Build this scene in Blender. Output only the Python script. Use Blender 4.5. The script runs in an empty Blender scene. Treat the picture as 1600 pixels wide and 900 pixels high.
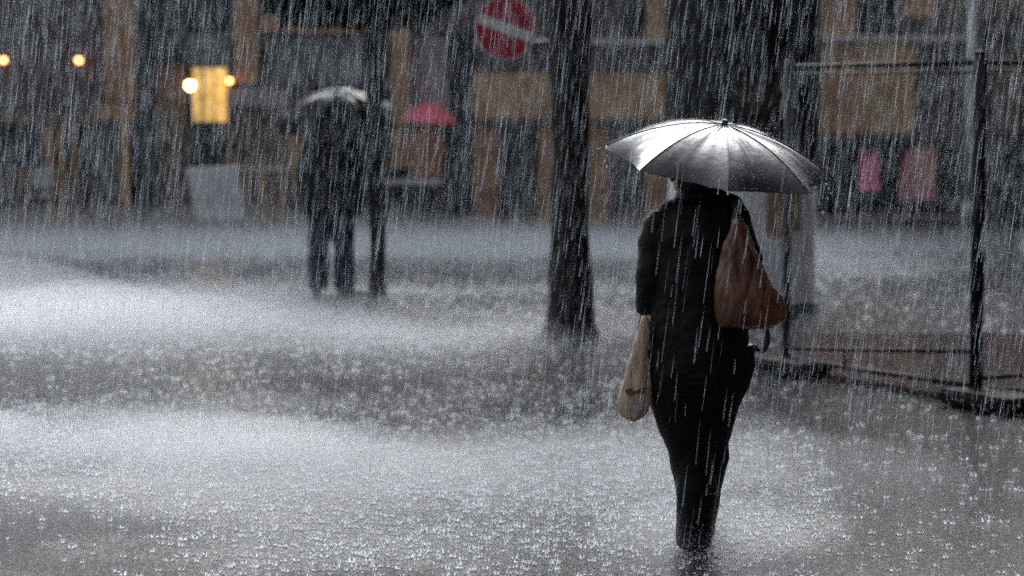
import bpy, bmesh, math, random
import numpy as np
from mathutils import Vector, Matrix, noise as mnoise

random.seed(7)
rng = np.random.default_rng(11)
R_ = math.radians
scene = bpy.context.scene
COL = scene.collection

# ------------------------------------------------------------------ camera
H = 1.96                      # camera height in metres
FPX = 85.0 / 36.0 * 1600.0    # focal length in photo pixels
HORIZON = 140.0
TH = math.atan((450 - HORIZON) / FPX)
cam_d = bpy.data.cameras.new("camera")
cam_d.lens = 85.0
cam_d.sensor_width = 36.0
cam_d.clip_end = 2000
cam_d.dof.use_dof = True
cam_d.dof.focus_distance = 10.3
cam_d.dof.aperture_fstop = 1.8
cam = bpy.data.objects.new("camera", cam_d)
COL.objects.link(cam)
cam.location = (0, 0, H)
cam.rotation_euler = (math.pi / 2 - TH, 0, 0)
scene.camera = cam

# ------------------------------------------------------------------ sky and sun
SUN_EL, SUN_AZ = 39.0, 2.0   # azimuth: degrees to the right of the view direction
world = bpy.data.worlds.new("World")
scene.world = world
world.use_nodes = True
wn, wl = world.node_tree.nodes, world.node_tree.links
wn.clear()
wo = wn.new("ShaderNodeOutputWorld")
wb = wn.new("ShaderNodeBackground")
ws = wn.new("ShaderNodeTexSky")
ws.sky_type = 'NISHITA'
ws.sun_disc = False
ws.sun_elevation = R_(SUN_EL)
ws.sun_rotation = R_(SUN_AZ)
ws.air_density = 1.6
ws.dust_density = 6.0
ws.ozone_density = 1.0
wh = wn.new("ShaderNodeHueSaturation")
wh.inputs["Saturation"].default_value = 0.4     # overcast: a grey, faintly blue sky
wl.new(ws.outputs[0], wh.inputs["Color"])
wl.new(wh.outputs[0], wb.inputs[0])
wb.inputs[1].default_value = 0.07
wl.new(wb.outputs[0], wo.inputs[0])

sun_d = bpy.data.lights.new("sun", 'SUN')
sun_d.energy = 1.5
sun_d.angle = R_(50)
sun_d.color = (0.88, 0.94, 1.0)
sun = bpy.data.objects.new("sun", sun_d)
COL.objects.link(sun)
sv = Vector((math.sin(R_(SUN_AZ)) * math.cos(R_(SUN_EL)), math.cos(R_(SUN_AZ)) * math.cos(R_(SUN_EL)), math.sin(R_(SUN_EL))))
sun.rotation_euler = sv.to_track_quat('Z', 'Y').to_euler()
sun.location = (-8, 30, 40)

scene.view_settings.view_transform = 'Standard'
scene.view_settings.look = 'None'
scene.view_settings.exposure = 1.55
scene.view_settings.gamma = 1.0
scene.render.engine = 'CYCLES'
cy = scene.cycles
cy.use_denoising = False
cy.max_bounces = 6
cy.diffuse_bounces = 3
cy.glossy_bounces = 3
cy.transmission_bounces = 6
cy.transparent_max_bounces = 8
cy.volume_bounces = 1
cy.caustics_reflective = False
cy.caustics_refractive = False

# ------------------------------------------------------------------ pixel -> place
def ray(px, py):
    a, b = (px - 800.0) / FPX, -(py - 450.0) / FPX
    return Vector((a, math.cos(TH) + b * math.sin(TH), -math.sin(TH) + b * math.cos(TH)))
def ground(px, py, z=0.0):
    r = ray(px, py)
    t = (z - H) / r.z
    return Vector((r.x * t, r.y * t, z))
def at(px, py, Y):
    r = ray(px, py)
    t = Y / r.y
    return Vector((r.x * t, Y, H + r.z * t))

# ------------------------------------------------------------------ materials
MATS = {}
def mat(name, base, rough=0.6, spec=0.5, metal=0.0, coat=0.0, bump=0.0, bscale=20.0, var=0.0, vscale=3.0,
        emit=None, estr=0.0, sheen=0.0, stretch=(1, 1, 1), trans=0.0, coat_rough=0.15):
    if name in MATS:
        return MATS[name]
    m = bpy.data.materials.new(name)
    m.use_nodes = True
    nt = m.node_tree
    p = nt.nodes["Principled BSDF"]
    p.inputs["Base Color"].default_value = (*base, 1)
    p.inputs["Roughness"].default_value = rough
    p.inputs["Specular IOR Level"].default_value = spec
    p.inputs["Metallic"].default_value = metal
    p.inputs["Coat Weight"].default_value = coat
    p.inputs["Coat Roughness"].default_value = coat_rough
    p.inputs["Sheen Weight"].default_value = sheen
    p.inputs["Transmission Weight"].default_value = trans
    if emit:
        p.inputs["Emission Color"].default_value = (*emit, 1)
        p.inputs["Emission Strength"].default_value = estr
    tc = nt.nodes.new("ShaderNodeTexCoord")
    mp = nt.nodes.new("ShaderNodeMapping")
    mp.inputs["Scale"].default_value = stretch
    nt.links.new(tc.outputs["Object"], mp.inputs["Vector"])
    if var > 0:
        nz = nt.nodes.new("ShaderNodeTexNoise")
        nz.inputs["Scale"].default_value = vscale
        nz.inputs["Detail"].default_value = 6
        nt.links.new(mp.outputs[0], nz.inputs["Vector"])
        mr = nt.nodes.new("ShaderNodeMapRange")
        mr.inputs[1].default_value, mr.inputs[2].default_value = 0.25, 0.75
        mr.inputs[3].default_value, mr.inputs[4].default_value = 1 - var, 1 + var
        nt.links.new(nz.outputs["Fac"], mr.inputs[0])
        mx = nt.nodes.new("ShaderNodeVectorMath")
        mx.operation = 'SCALE'
        mx.inputs[0].default_value = base
        nt.links.new(mr.outputs[0], mx.inputs["Scale"])
        nt.links.new(mx.outputs[0], p.inputs["Base Color"])
        if emit:
            m2 = nt.nodes.new('ShaderNodeVectorMath'); m2.operation = 'SCALE'; m2.inputs[0].default_value = emit
            nt.links.new(mr.outputs[0], m2.inputs['Scale']); nt.links.new(m2.outputs[0], p.inputs['Emission Color'])
    if bump > 0:
        nb = nt.nodes.new("ShaderNodeTexNoise")
        nb.inputs["Scale"].default_value = bscale
        nb.inputs["Detail"].default_value = 5
        nt.links.new(mp.outputs[0], nb.inputs["Vector"])
        bp = nt.nodes.new("ShaderNodeBump")
        bp.inputs["Strength"].default_value = bump
        bp.inputs["Distance"].default_value = 0.02
        nt.links.new(nb.outputs["Fac"], bp.inputs["Height"])
        nt.links.new(bp.outputs[0], p.inputs["Normal"])
    MATS[name] = m
    return m

def water_drop_mat(name, col, mix):
    m = bpy.data.materials.new(name)
    m.use_nodes = True
    nt = m.node_tree
    nt.nodes.clear()
    o = nt.nodes.new("ShaderNodeOutputMaterial")
    d = nt.nodes.new("ShaderNodeBsdfDiffuse"); d.inputs[0].default_value = (*col, 1)
    t = nt.nodes.new("ShaderNodeBsdfTranslucent"); t.inputs[0].default_value = (*col, 1)
    x = nt.nodes.new("ShaderNodeMixShader"); x.inputs[0].default_value = mix
    nt.links.new(d.outputs[0], x.inputs[1]); nt.links.new(t.outputs[0], x.inputs[2])
    nt.links.new(x.outputs[0], o.inputs[0])
    return m

def wet_ground_mat(name, base, base2, r_lo, r_hi, ripple=1.0, seed=0.0, spec=0.13):
    m = bpy.data.materials.new(name)
    m.use_nodes = True
    nt = m.node_tree
    N, L = nt.nodes, nt.links
    p = N["Principled BSDF"]
    tc = N.new("ShaderNodeTexCoord")
    mp = N.new("ShaderNodeMapping"); mp.inputs["Location"].default_value = (seed, seed * 1.7, 0)
    L.new(tc.outputs["Object"], mp.inputs["Vector"])
    # patches: calm standing water against film churned by the drops
    n1 = N.new("ShaderNodeTexNoise"); n1.inputs["Scale"].default_value = 0.8; n1.inputs["Detail"].default_value = 5
    L.new(mp.outputs[0], n1.inputs["Vector"])
    atr = N.new("ShaderNodeAttribute"); atr.attribute_name = "churn"
    ch = N.new("ShaderNodeMath"); ch.operation = 'MULTIPLY_ADD'; ch.inputs[1].default_value = 0.7
    sb = N.new("ShaderNodeMath"); sb.operation = 'SUBTRACT'; sb.inputs[1].default_value = 0.5
    L.new(n1.outputs["Fac"], sb.inputs[0]); L.new(sb.outputs[0], ch.inputs[0]); L.new(atr.outputs["Fac"], ch.inputs[2])
    r1 = N.new("ShaderNodeMapRange")
    r1.inputs[1].default_value, r1.inputs[2].default_value = 0.1, 1.3
    r1.inputs[3].default_value, r1.inputs[4].default_value = r_lo, r_hi
    L.new(ch.outputs[0], r1.inputs[0]); L.new(r1.outputs[0], p.inputs["Roughness"])
    rb = N.new("ShaderNodeMapRange")
    rb.inputs[1].default_value, rb.inputs[2].default_value = 0.1, 1.3
    rb.inputs[3].default_value, rb.inputs[4].default_value = 0.05 * ripple, 0.36 * ripple
    L.new(ch.outputs[0], rb.inputs[0])
    n2 = N.new("ShaderNodeTexNoise"); n2.inputs["Scale"].default_value = 9; n2.inputs["Detail"].default_value = 8
    L.new(mp.outputs[0], n2.inputs["Vector"])
    cr = N.new("ShaderNodeMix"); cr.data_type = 'RGBA'
    cr.inputs[6].default_value = (*base, 1); cr.inputs[7].default_value = (*base2, 1)
    L.new(n2.outputs["Fac"], cr.inputs[0]); L.new(cr.outputs[2], p.inputs["Base Color"])
    p.inputs["Specular IOR Level"].default_value = spec
    # rings where drops have struck the film of water
    hs = []
    for sc, k in ((14.0, 26.0), (27.0, 22.0)):
        v = N.new("ShaderNodeTexVoronoi"); v.inputs["Scale"].default_value = sc
        v.voronoi_dimensions = '2D'
        L.new(mp.outputs[0], v.inputs["Vector"])
        sep = N.new("ShaderNodeSeparateColor"); L.new(v.outputs["Color"], sep.inputs[0])
        mu = N.new("ShaderNodeMath"); mu.operation = 'MULTIPLY'; mu.inputs[1].default_value = k
        L.new(v.outputs["Distance"], mu.inputs[0])
        ph = N.new("ShaderNodeMath"); ph.operation = 'MULTIPLY_ADD'; ph.inputs[1].default_value = 6.28
        L.new(sep.outputs[0], ph.inputs[0]); L.new(mu.outputs[0], ph.inputs[2])
        si = N.new("ShaderNodeMath"); si.operation = 'SINE'; L.new(ph.outputs[0], si.inputs[0])
        fa = N.new("ShaderNodeMapRange")
        fa.inputs[1].default_value, fa.inputs[2].default_value = 0.0, 0.55
        fa.inputs[3].default_value, fa.inputs[4].default_value = 1.0, 0.0
        L.new(v.outputs["Distance"], fa.inputs[0])
        pr = N.new("ShaderNodeMath"); pr.operation = 'MULTIPLY'
        L.new(si.outputs[0], pr.inputs[0]); L.new(fa.outputs[0], pr.inputs[1])
        hs.append(pr)
    ad = N.new("ShaderNodeMath"); ad.operation = 'ADD'
    L.new(hs[0].outputs[0], ad.inputs[0]); L.new(hs[1].outputs[0], ad.inputs[1])
    n3 = N.new("ShaderNodeTexNoise"); n3.inputs["Scale"].default_value = 38; n3.inputs["Detail"].default_value = 4
    L.new(mp.outputs[0], n3.inputs["Vector"])
    a2 = N.new("ShaderNodeMath"); a2.operation = 'MULTIPLY_ADD'; a2.inputs[1].default_value = 2.2
    L.new(n3.outputs["Fac"], a2.inputs[0]); L.new(ad.outputs[0], a2.inputs[2])
    bp = N.new("ShaderNodeBump"); L.new(rb.outputs[0], bp.inputs["Strength"]); bp.inputs["Distance"].default_value = 0.006
    L.new(a2.outputs[0], bp.inputs["Height"]); L.new(bp.outputs[0], p.inputs["Normal"])
    return m

# ------------------------------------------------------------------ mesh helpers
def tag(o, label=None, cat=None, group=None, kind=None):
    if label: o["label"] = label
    if cat: o["category"] = cat
    if group: o["group"] = group
    if kind: o["kind"] = kind
    return o
def thing(name, label, cat, loc, group=None):
    o = bpy.data.objects.new(name, None)
    o.empty_display_size = 0.2
    COL.objects.link(o)
    o.location = loc
    return tag(o, label, cat, group)
def world_origin(o):
    v = Vector(o.location)
    while o.parent:
        o = o.parent
        v += Vector(o.location)
    return v
def obj(name, me, m, parent=None, smooth=False, origin=None):
    """me carries world coordinates; the object's origin goes to `origin` (default: the mesh centre's foot)."""
    o = bpy.data.objects.new(name, me)
    COL.objects.link(o)
    if m: me.materials.append(m)
    if smooth:
        me.polygons.foreach_set("use_smooth", [True] * len(me.polygons))
    if origin is None:
        n = len(me.vertices)
        co = np.empty(n * 3); me.vertices.foreach_get("co", co); co = co.reshape(-1, 3)
        origin = Vector(((co[:, 0].min() + co[:, 0].max()) / 2, (co[:, 1].min() + co[:, 1].max()) / 2, co[:, 2].min()))
    me.transform(Matrix.Translation(-Vector(origin)))
    if parent:
        o.parent = parent
        o.location = Vector(origin) - world_origin(parent)
    else:
        o.location = origin
    return o
def mesh(name, V, F):
    me = bpy.data.meshes.new(name)
    me.from_pydata([tuple(v) for v in V], [], F)
    me.update()
    return me
def fast_tris(name, V, T):
    me = bpy.data.meshes.new(name)
    V = np.asarray(V, dtype=np.float32); T = np.asarray(T, dtype=np.int32)
    me.vertices.add(len(V)); me.vertices.foreach_set("co", V.ravel())
    me.loops.add(T.size); me.loops.foreach_set("vertex_index", T.ravel())
    me.polygons.add(len(T))
    me.polygons.foreach_set("loop_start", np.arange(0, T.size, 3, dtype=np.int32))
    me.update(calc_edges=True)
    me.validate()
    return me
def boxes(name, lst, bevel=0.0):
    """lst of ((x0,y0,z0),(x1,y1,z1)) -> one mesh"""
    bm = bmesh.new()
    for a, b in lst:
        c = [(a[i] + b[i]) / 2 for i in range(3)]
        s = [abs(b[i] - a[i]) for i in range(3)]
        bmesh.ops.create_cube(bm, size=1.0, matrix=Matrix.Translation(c) @ Matrix.Diagonal((*s, 1)))
    if bevel:
        bmesh.ops.bevel(bm, geom=bm.edges[:], offset=bevel, segments=1, affect='EDGES')
    me = bpy.data.meshes.new(name); bm.to_mesh(me); bm.free()
    return me
def loft_into(bm, pts, rad, seg=14, side=Vector((1, 0, 0)), cap=True):
    pts = [Vector(p) for p in pts]
    rings = []
    n = len(pts)
    for i, p in enumerate(pts):
        t = (pts[min(i + 1, n - 1)] - pts[max(i - 1, 0)]).normalized()
        s = side - t * side.dot(t)
        if s.length < 1e-4: s = Vector((0, 1, 0)) - t * t.y
        s.normalize()
        u = t.cross(s)
        a, b = rad[i] if isinstance(rad[i], (tuple, list)) else (rad[i], rad[i])
        rings.append([bm.verts.new(p + s * (a * math.cos(2 * math.pi * k / seg)) + u * (b * math.sin(2 * math.pi * k / seg))) for k in range(seg)])
    for i in range(n - 1):
        for k in range(seg):
            bm.faces.new((rings[i][k], rings[i][(k + 1) % seg], rings[i + 1][(k + 1) % seg], rings[i + 1][k]))
    if cap:
        bm.faces.new(rings[0][::-1]); bm.faces.new(rings[-1])
def ellipsoid_into(bm, c, r, rot=None, u=16, v=10):
    M = Matrix.Translation(c) @ (rot.to_4x4() if rot else Matrix.Identity(4)) @ Matrix.Diagonal((*r, 1))
    bmesh.ops.create_uvsphere(bm, u_segments=u, v_segments=v, radius=1.0, matrix=M)
def bm_mesh(bm, name="m"):
    bmesh.ops.recalc_face_normals(bm, faces=bm.faces[:])
    me = bpy.data.meshes.new(name); bm.to_mesh(me); bm.free()
    return me
def tube(name, pts, rad, seg=10):
    bm = bmesh.new()
    loft_into(bm, pts, rad if isinstance(rad, (list, tuple)) else [rad] * len(pts), seg)
    return bm_mesh(bm, name)
def remeshed(bm, voxel, smooth=4, fold=0.0, fscale=9.0, fstretch=(1, 1, 1)):
    """fuse overlapping closed shapes to one continuous surface, then add cloth folds"""
    me = bm_mesh(bm, "tmp")
    o = bpy.data.objects.new("tmp", me); COL.objects.link(o)
    md = o.modifiers.new("r", 'REMESH'); md.mode = 'VOXEL'; md.voxel_size = voxel
    if smooth:
        ms = o.modifiers.new("s", 'SMOOTH'); ms.factor = 0.5; ms.iterations = smooth
    dg = bpy.context.evaluated_depsgraph_get(); dg.update()
    out = bpy.data.meshes.new_from_object(o.evaluated_get(dg))
    bpy.data.objects.remove(o); bpy.data.meshes.remove(me)
    if fold:
        nrm = [v.normal.copy() for v in out.vertices]
        for v, nn in zip(out.vertices, nrm):
            q = Vector((v.co.x * fstretch[0], v.co.y * fstretch[1], v.co.z * fstretch[2])) * fscale
            f = mnoise.noise(q) * 0.65 + mnoise.noise(q * 2.3) * 0.35
            v.co += nn * (f * fold)
        out.update()
    return out

# ================================================================== the ground
YF = ground(800, 350).y                       # the shop fronts stand here
PH = 0.006
KF, KB = ground(800, 527, PH).y, ground(800, 459, PH).y   # the paved island's near and far kerb
KH = 0.0
m_asph = wet_ground_mat("wet_asphalt", (0.012, 0.0125, 0.014), (0.03, 0.03, 0.033), 0.2, 0.5, 1.0)
m_road2 = wet_ground_mat("wet_far_road", (0.012, 0.0125, 0.014), (0.03, 0.03, 0.033), 0.18, 0.5, 0.8, 13.0)
m_pave = wet_ground_mat("wet_paving", (0.04, 0.04, 0.042), (0.075, 0.074, 0.072), 0.18, 0.45, 0.8, 5.0)
m_brick = wet_ground_mat("wet_reddish_paving", (0.034, 0.022, 0.022), (0.052, 0.033, 0.032), 0.14, 0.3, 0.7, 9.0, 0.15)
m_kerb = mat("kerb_stone", (0.1, 0.1, 0.1), 0.4, 0.5, bump=0.3, bscale=60, var=0.25, vscale=8)

# where the downpour hits hardest, plus darkened corners: (px, py, half-width px, half-height px, strength)
BLOBS = [(40, 505, 330, 34, 2.8), (280, 474, 260, 16, 1.6), (140, 685, 300, 40, 1.7), (60, 722, 220, 24, 1.0), (420, 765, 330, 42, 0.7), (1090, 862, 70, 16, 1.2), (640, 545, 200, 22, 0.5), (950, 720, 280, 45, 0.9),
         (1000, 790, 400, 45, 0.45), (1200, 840, 180, 45, 0.4), (400, 388, 700, 13, 2.8), (900, 390, 500, 13, 2.0), (560, 860, 380, 40, 0.35), (1340, 420, 160, 18, 0.8), (800, 525, 260, 10, 0.5), (760, 455, 300, 6, 0.8),
         (0, 880, 220, 55, -0.8), (1580, 780, 280, 220, -0.7), (0, 600, 130, 35, -0.6), (150, 432, 450, 12, -0.6)]  # first two negatives put dark corner falloff into thinner spray and calmer water
def screen_of(x, y):
    # photo position of a ground point (only used to read the blob table above, which was measured on the photograph)
    yy = y * math.cos(TH) + H * math.sin(TH)
    zz = y * math.sin(TH) - H * math.cos(TH)
    return 800 + FPX * x / yy, 450 - FPX * zz / yy
def density(x, y):
    u, v = screen_of(x, y)
    s = np.full(x.shape, 0.16)
    for a, b, w, h, k in BLOBS:
        s += k * np.exp(-((u - a) / w) ** 2 - ((v - b) / h) ** 2)
    s *= 0.75 + 0.25 * np.sin(x * 2.1 + 1.3 * np.sin(y * 1.7)) * np.sin(y * 2.9 + x * 0.8)
    s *= np.clip(1.25 - np.maximum(0, (u - 1150)) / 430, 0.12, 1.0)  # darkness toward the right put into thinner spray
    return np.maximum(s, 0.05)
def grid(name, xs, ys, z, m):
    """flat sheet whose vertices carry how churned the water film is there"""
    nx, ny = len(xs), len(ys)
    X, Yg = np.meshgrid(xs, ys)
    me = mesh(name, np.stack([X.ravel(), Yg.ravel(), np.full(X.size, z)], 1).tolist(),
              [(j * nx + i, j * nx + i + 1, (j + 1) * nx + i + 1, (j + 1) * nx + i) for j in range(ny - 1) for i in range(nx - 1)])
    at_ = me.attributes.new("churn", 'FLOAT', 'POINT')
    yy = np.maximum(Yg.ravel(), 4.0)
    at_.data.foreach_set("value", (density(X.ravel(), yy) * (Yg.ravel() > 3.0) + 0.2 * (Yg.ravel() <= 3.0)).astype(np.float32))
    return tag(obj(name, me, m, origin=(0, 0, z)), kind="structure")
XS = np.linspace(-11, 11, 90)
grid("ground", np.concatenate([[-400, -60], XS, [60, 400]]), np.concatenate([[-300, -40], np.linspace(4, 34, 170), [80, 900]]), 0.0, m_asph)
# the near road is the ground itself; the island and the far pavement are raised slabs with kerbs
def slab(name, x0, x1, y0, y1, m, z=PH):
    return tag(obj(name, boxes(name, [((x0, y0, -0.05), (x1, y1, z))]), m, origin=(0, 0, 0)), kind="structure")
IX = ground(455, 463, PH).x
isl = grid("paved_island", np.linspace(IX, 12, 90), np.linspace(KF, KB, 24), PH, m_pave)
far = slab("far_pavement", -30, 30, YF - 3.0 + 0.16, YF + 0.6, m_pave)
grid("far_road", np.concatenate([[-30], XS, [30]]), np.linspace(KB + 0.01, YF - 3.01, 60), 0.004, m_road2)
def kerb_run(parent, x0, x1, y, n):
    first = None
    L = (x1 - x0) / n
    for i in range(n):
        if first is None:
            first = boxes("kerb_stone", [((0.006, 0, -0.05), (L - 0.006, 0.155, PH + 0.006))], 0.012)
            first.materials.append(m_kerb)
        o = bpy.data.objects.new("kerb_stone", first); COL.objects.link(o)
        o.parent = parent
        o.location = Vector((x0 + i * L, y, random.uniform(-0.004, 0.003))) - Vector(parent.location)
kerb_run(far, -10, 10, YF - 3.0, 20)

# reddish paved corner behind the fence, with its kerb line
FA, FB = ground(1228, 582), ground(1524, 632)           # the two fence posts
fd = (FB - FA); fd.z = 0; fdn = fd.normalized(); fperp = Vector((-fdn.y, fdn.x, 0))   # fperp points to the far side
if fperp.y < 0: fperp = -fperp
def paving_corner():
    a = FA - fdn * 0.35 - fperp * 0.02
    b = FA + fdn * 9.0 - fperp * 0.02
    c = Vector((b.x, KF - 0.012, 0)); d = Vector((a.x + 0.5, KF - 0.012, 0))
    V = [(p.x, p.y, z) for z in (-0.05, 0.04) for p in (a, b, c, d)]
    F = [(4, 5, 6, 7), (0, 1, 5, 4), (1, 2, 6, 5), (2, 3, 7, 6), (3, 0, 4, 7)]
    return tag(obj("reddish_pavement", mesh("reddish_pavement", V, F), m_brick, origin=(0, 0, 0)), kind="structure")
paving_corner()

# ================================================================== shop fronts
def F(px, py):
    v = at(px, py, YF); return v.x, v.z
def fbox(px0, py0, px1, py1, f, b):
    """pixel rectangle on the shop front -> box between YF+f (front) and YF+b (back)"""
    x0, z1 = F(px0, py0); x1, z0 = F(px1, py1)
    return ((x0, YF + f, z0), (x1, YF + b, z1))
TOP = -170
m_plum = mat("plum_plaster", (0.075, 0.056, 0.06), 0.75, 0.3, bump=0.3, bscale=14, var=0.3, vscale=2.5)
m_tan = mat("tan_stone", (0.42, 0.27, 0.135), 0.7, 0.3, bump=0.35, bscale=12, var=0.3, vscale=2.2)
m_tan2 = mat("brown_stone", (0.37, 0.21, 0.105), 0.7, 0.3, bump=0.35, bscale=12, var=0.3, vscale=2.6)
m_wood = mat("orange_brown_wood", (0.44, 0.24, 0.085), 0.5, 0.4, var=0.35, vscale=6, stretch=(1, 1, 0.1))
m_dwood = mat("dark_brown_wood", (0.11, 0.07, 0.045), 0.5, 0.4, var=0.35, vscale=5, stretch=(1, 1, 0.12))
m_green = mat("dark_green_metal", (0.03, 0.045, 0.045), 0.4, 0.5, var=0.3)
m_ledge = mat("pale_stone_trim", (0.42, 0.38, 0.37), 0.6, 0.4, var=0.25, vscale=3)
m_dark = mat("dark_interior_and_edge", (0.018, 0.017, 0.018), 0.85, 0.2, var=0.4, vscale=1.2)
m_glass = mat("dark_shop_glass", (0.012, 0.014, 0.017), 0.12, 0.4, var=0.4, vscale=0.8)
m_gglass = mat("grey_green_glass", (0.10, 0.125, 0.12), 0.2, 0.6, var=0.4, vscale=2)
m_lit = mat("lit_amber_glass", (0.5, 0.33, 0.1), 0.5, 0.3, emit=(1.0, 0.62, 0.16), estr=0.2, var=0.75, vscale=4)
m_lit2 = mat("lit_amber_panel", (0.5, 0.33, 0.1), 0.5, 0.3, emit=(1.0, 0.55, 0.12), estr=0.32, var=0.6, vscale=5)
m_bulb = mat("warm_bulb", (1, 0.8, 0.5), 0.4, 0.3, emit=(1.0, 0.66, 0.26), estr=6.0)
m_bulb2 = mat("orange_bulb", (1, 0.7, 0.4), 0.4, 0.3, emit=(1.0, 0.4, 0.11), estr=3.2)
m_black = mat("black_iron", (0.02, 0.02, 0.022), 0.45, 0.5)
m_sign = mat("mauve_signboard", (0.26, 0.19, 0.21), 0.5, 0.4, var=0.35, vscale=6)

def building(name, label, rects, depth_back=2.6, xr=None):
    """rects: (part name, px0, py0, px1, py1, front, back, material)"""
    x0, _ = F(xr[0], 300); x1, _ = F(xr[1], 300)
    t = thing(name, label, "building", ((x0 + x1) / 2, YF, 0))
    for r in rects:
        nm, a, b, c, d, f, k, m = r
        obj(nm, boxes(nm, [fbox(a, b, c, d, f, k)], 0.008 if (c - a) > 8 and (d - b) > 8 else 0), m, t)
    _, zt = F(0, TOP)
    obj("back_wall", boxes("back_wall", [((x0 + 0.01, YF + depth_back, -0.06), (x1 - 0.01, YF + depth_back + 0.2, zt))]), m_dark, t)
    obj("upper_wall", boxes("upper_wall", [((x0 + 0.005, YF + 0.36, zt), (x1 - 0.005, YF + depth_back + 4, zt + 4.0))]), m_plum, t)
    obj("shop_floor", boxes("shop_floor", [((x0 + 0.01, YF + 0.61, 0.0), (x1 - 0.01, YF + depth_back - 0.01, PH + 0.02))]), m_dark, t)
    obj("roof", boxes("roof", [((x0 + 0.005, YF + 0.1, zt + 4.003), (x1 - 0.005, YF + depth_back + 4.1, zt + 4.3))]), m_dwood, t)
    return t
G = 356   # below the pavement level at the wall foot
building("cafe_building", "plum plastered cafe front with tan posts and dark openings", [
    ("wall", -420, TOP, 158, 168, 0.0, 0.35, m_plum),
    ("pilaster", 160, TOP, 214, 156, -0.12, 0.3, m_tan2),
    ("lintel", -420, 170, 186, 196, 0.03, 0.3, m_dwood),
    ("lintel", 150, 158, 214, 188, -0.04, 0.3, m_tan2),
    ("door_post", 188, 190, 203, 318, -0.05, 0.12, m_wood),
    ("post_base", 184, 318, 207, G, -0.08, 0.16, m_dwood),
    ("post", 68, 198, 84, G, 0.0, 0.16, m_tan2),
    ("post", 90, 198, 101, G, 0.02, 0.16, m_wood),
    ("post", 112, 198, 121, G, 0.02, 0.16, m_tan2),
    ("post", 138, 198, 146, G, 0.02, 0.16, m_dwood),
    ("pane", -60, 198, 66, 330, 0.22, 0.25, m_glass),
    ("pane", 147, 198, 186, 330, 0.22, 0.25, m_gglass),
    ("pane", 102, 198, 111, 330, 0.22, 0.25, m_gglass),
    ("plinth", -420, 332, 66, G, 0.0, 0.3, m_plum),
    ("side_wall", -420, 198, -64, 331, 0.02, 0.35, m_plum),
], xr=(-420, 214))

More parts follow.
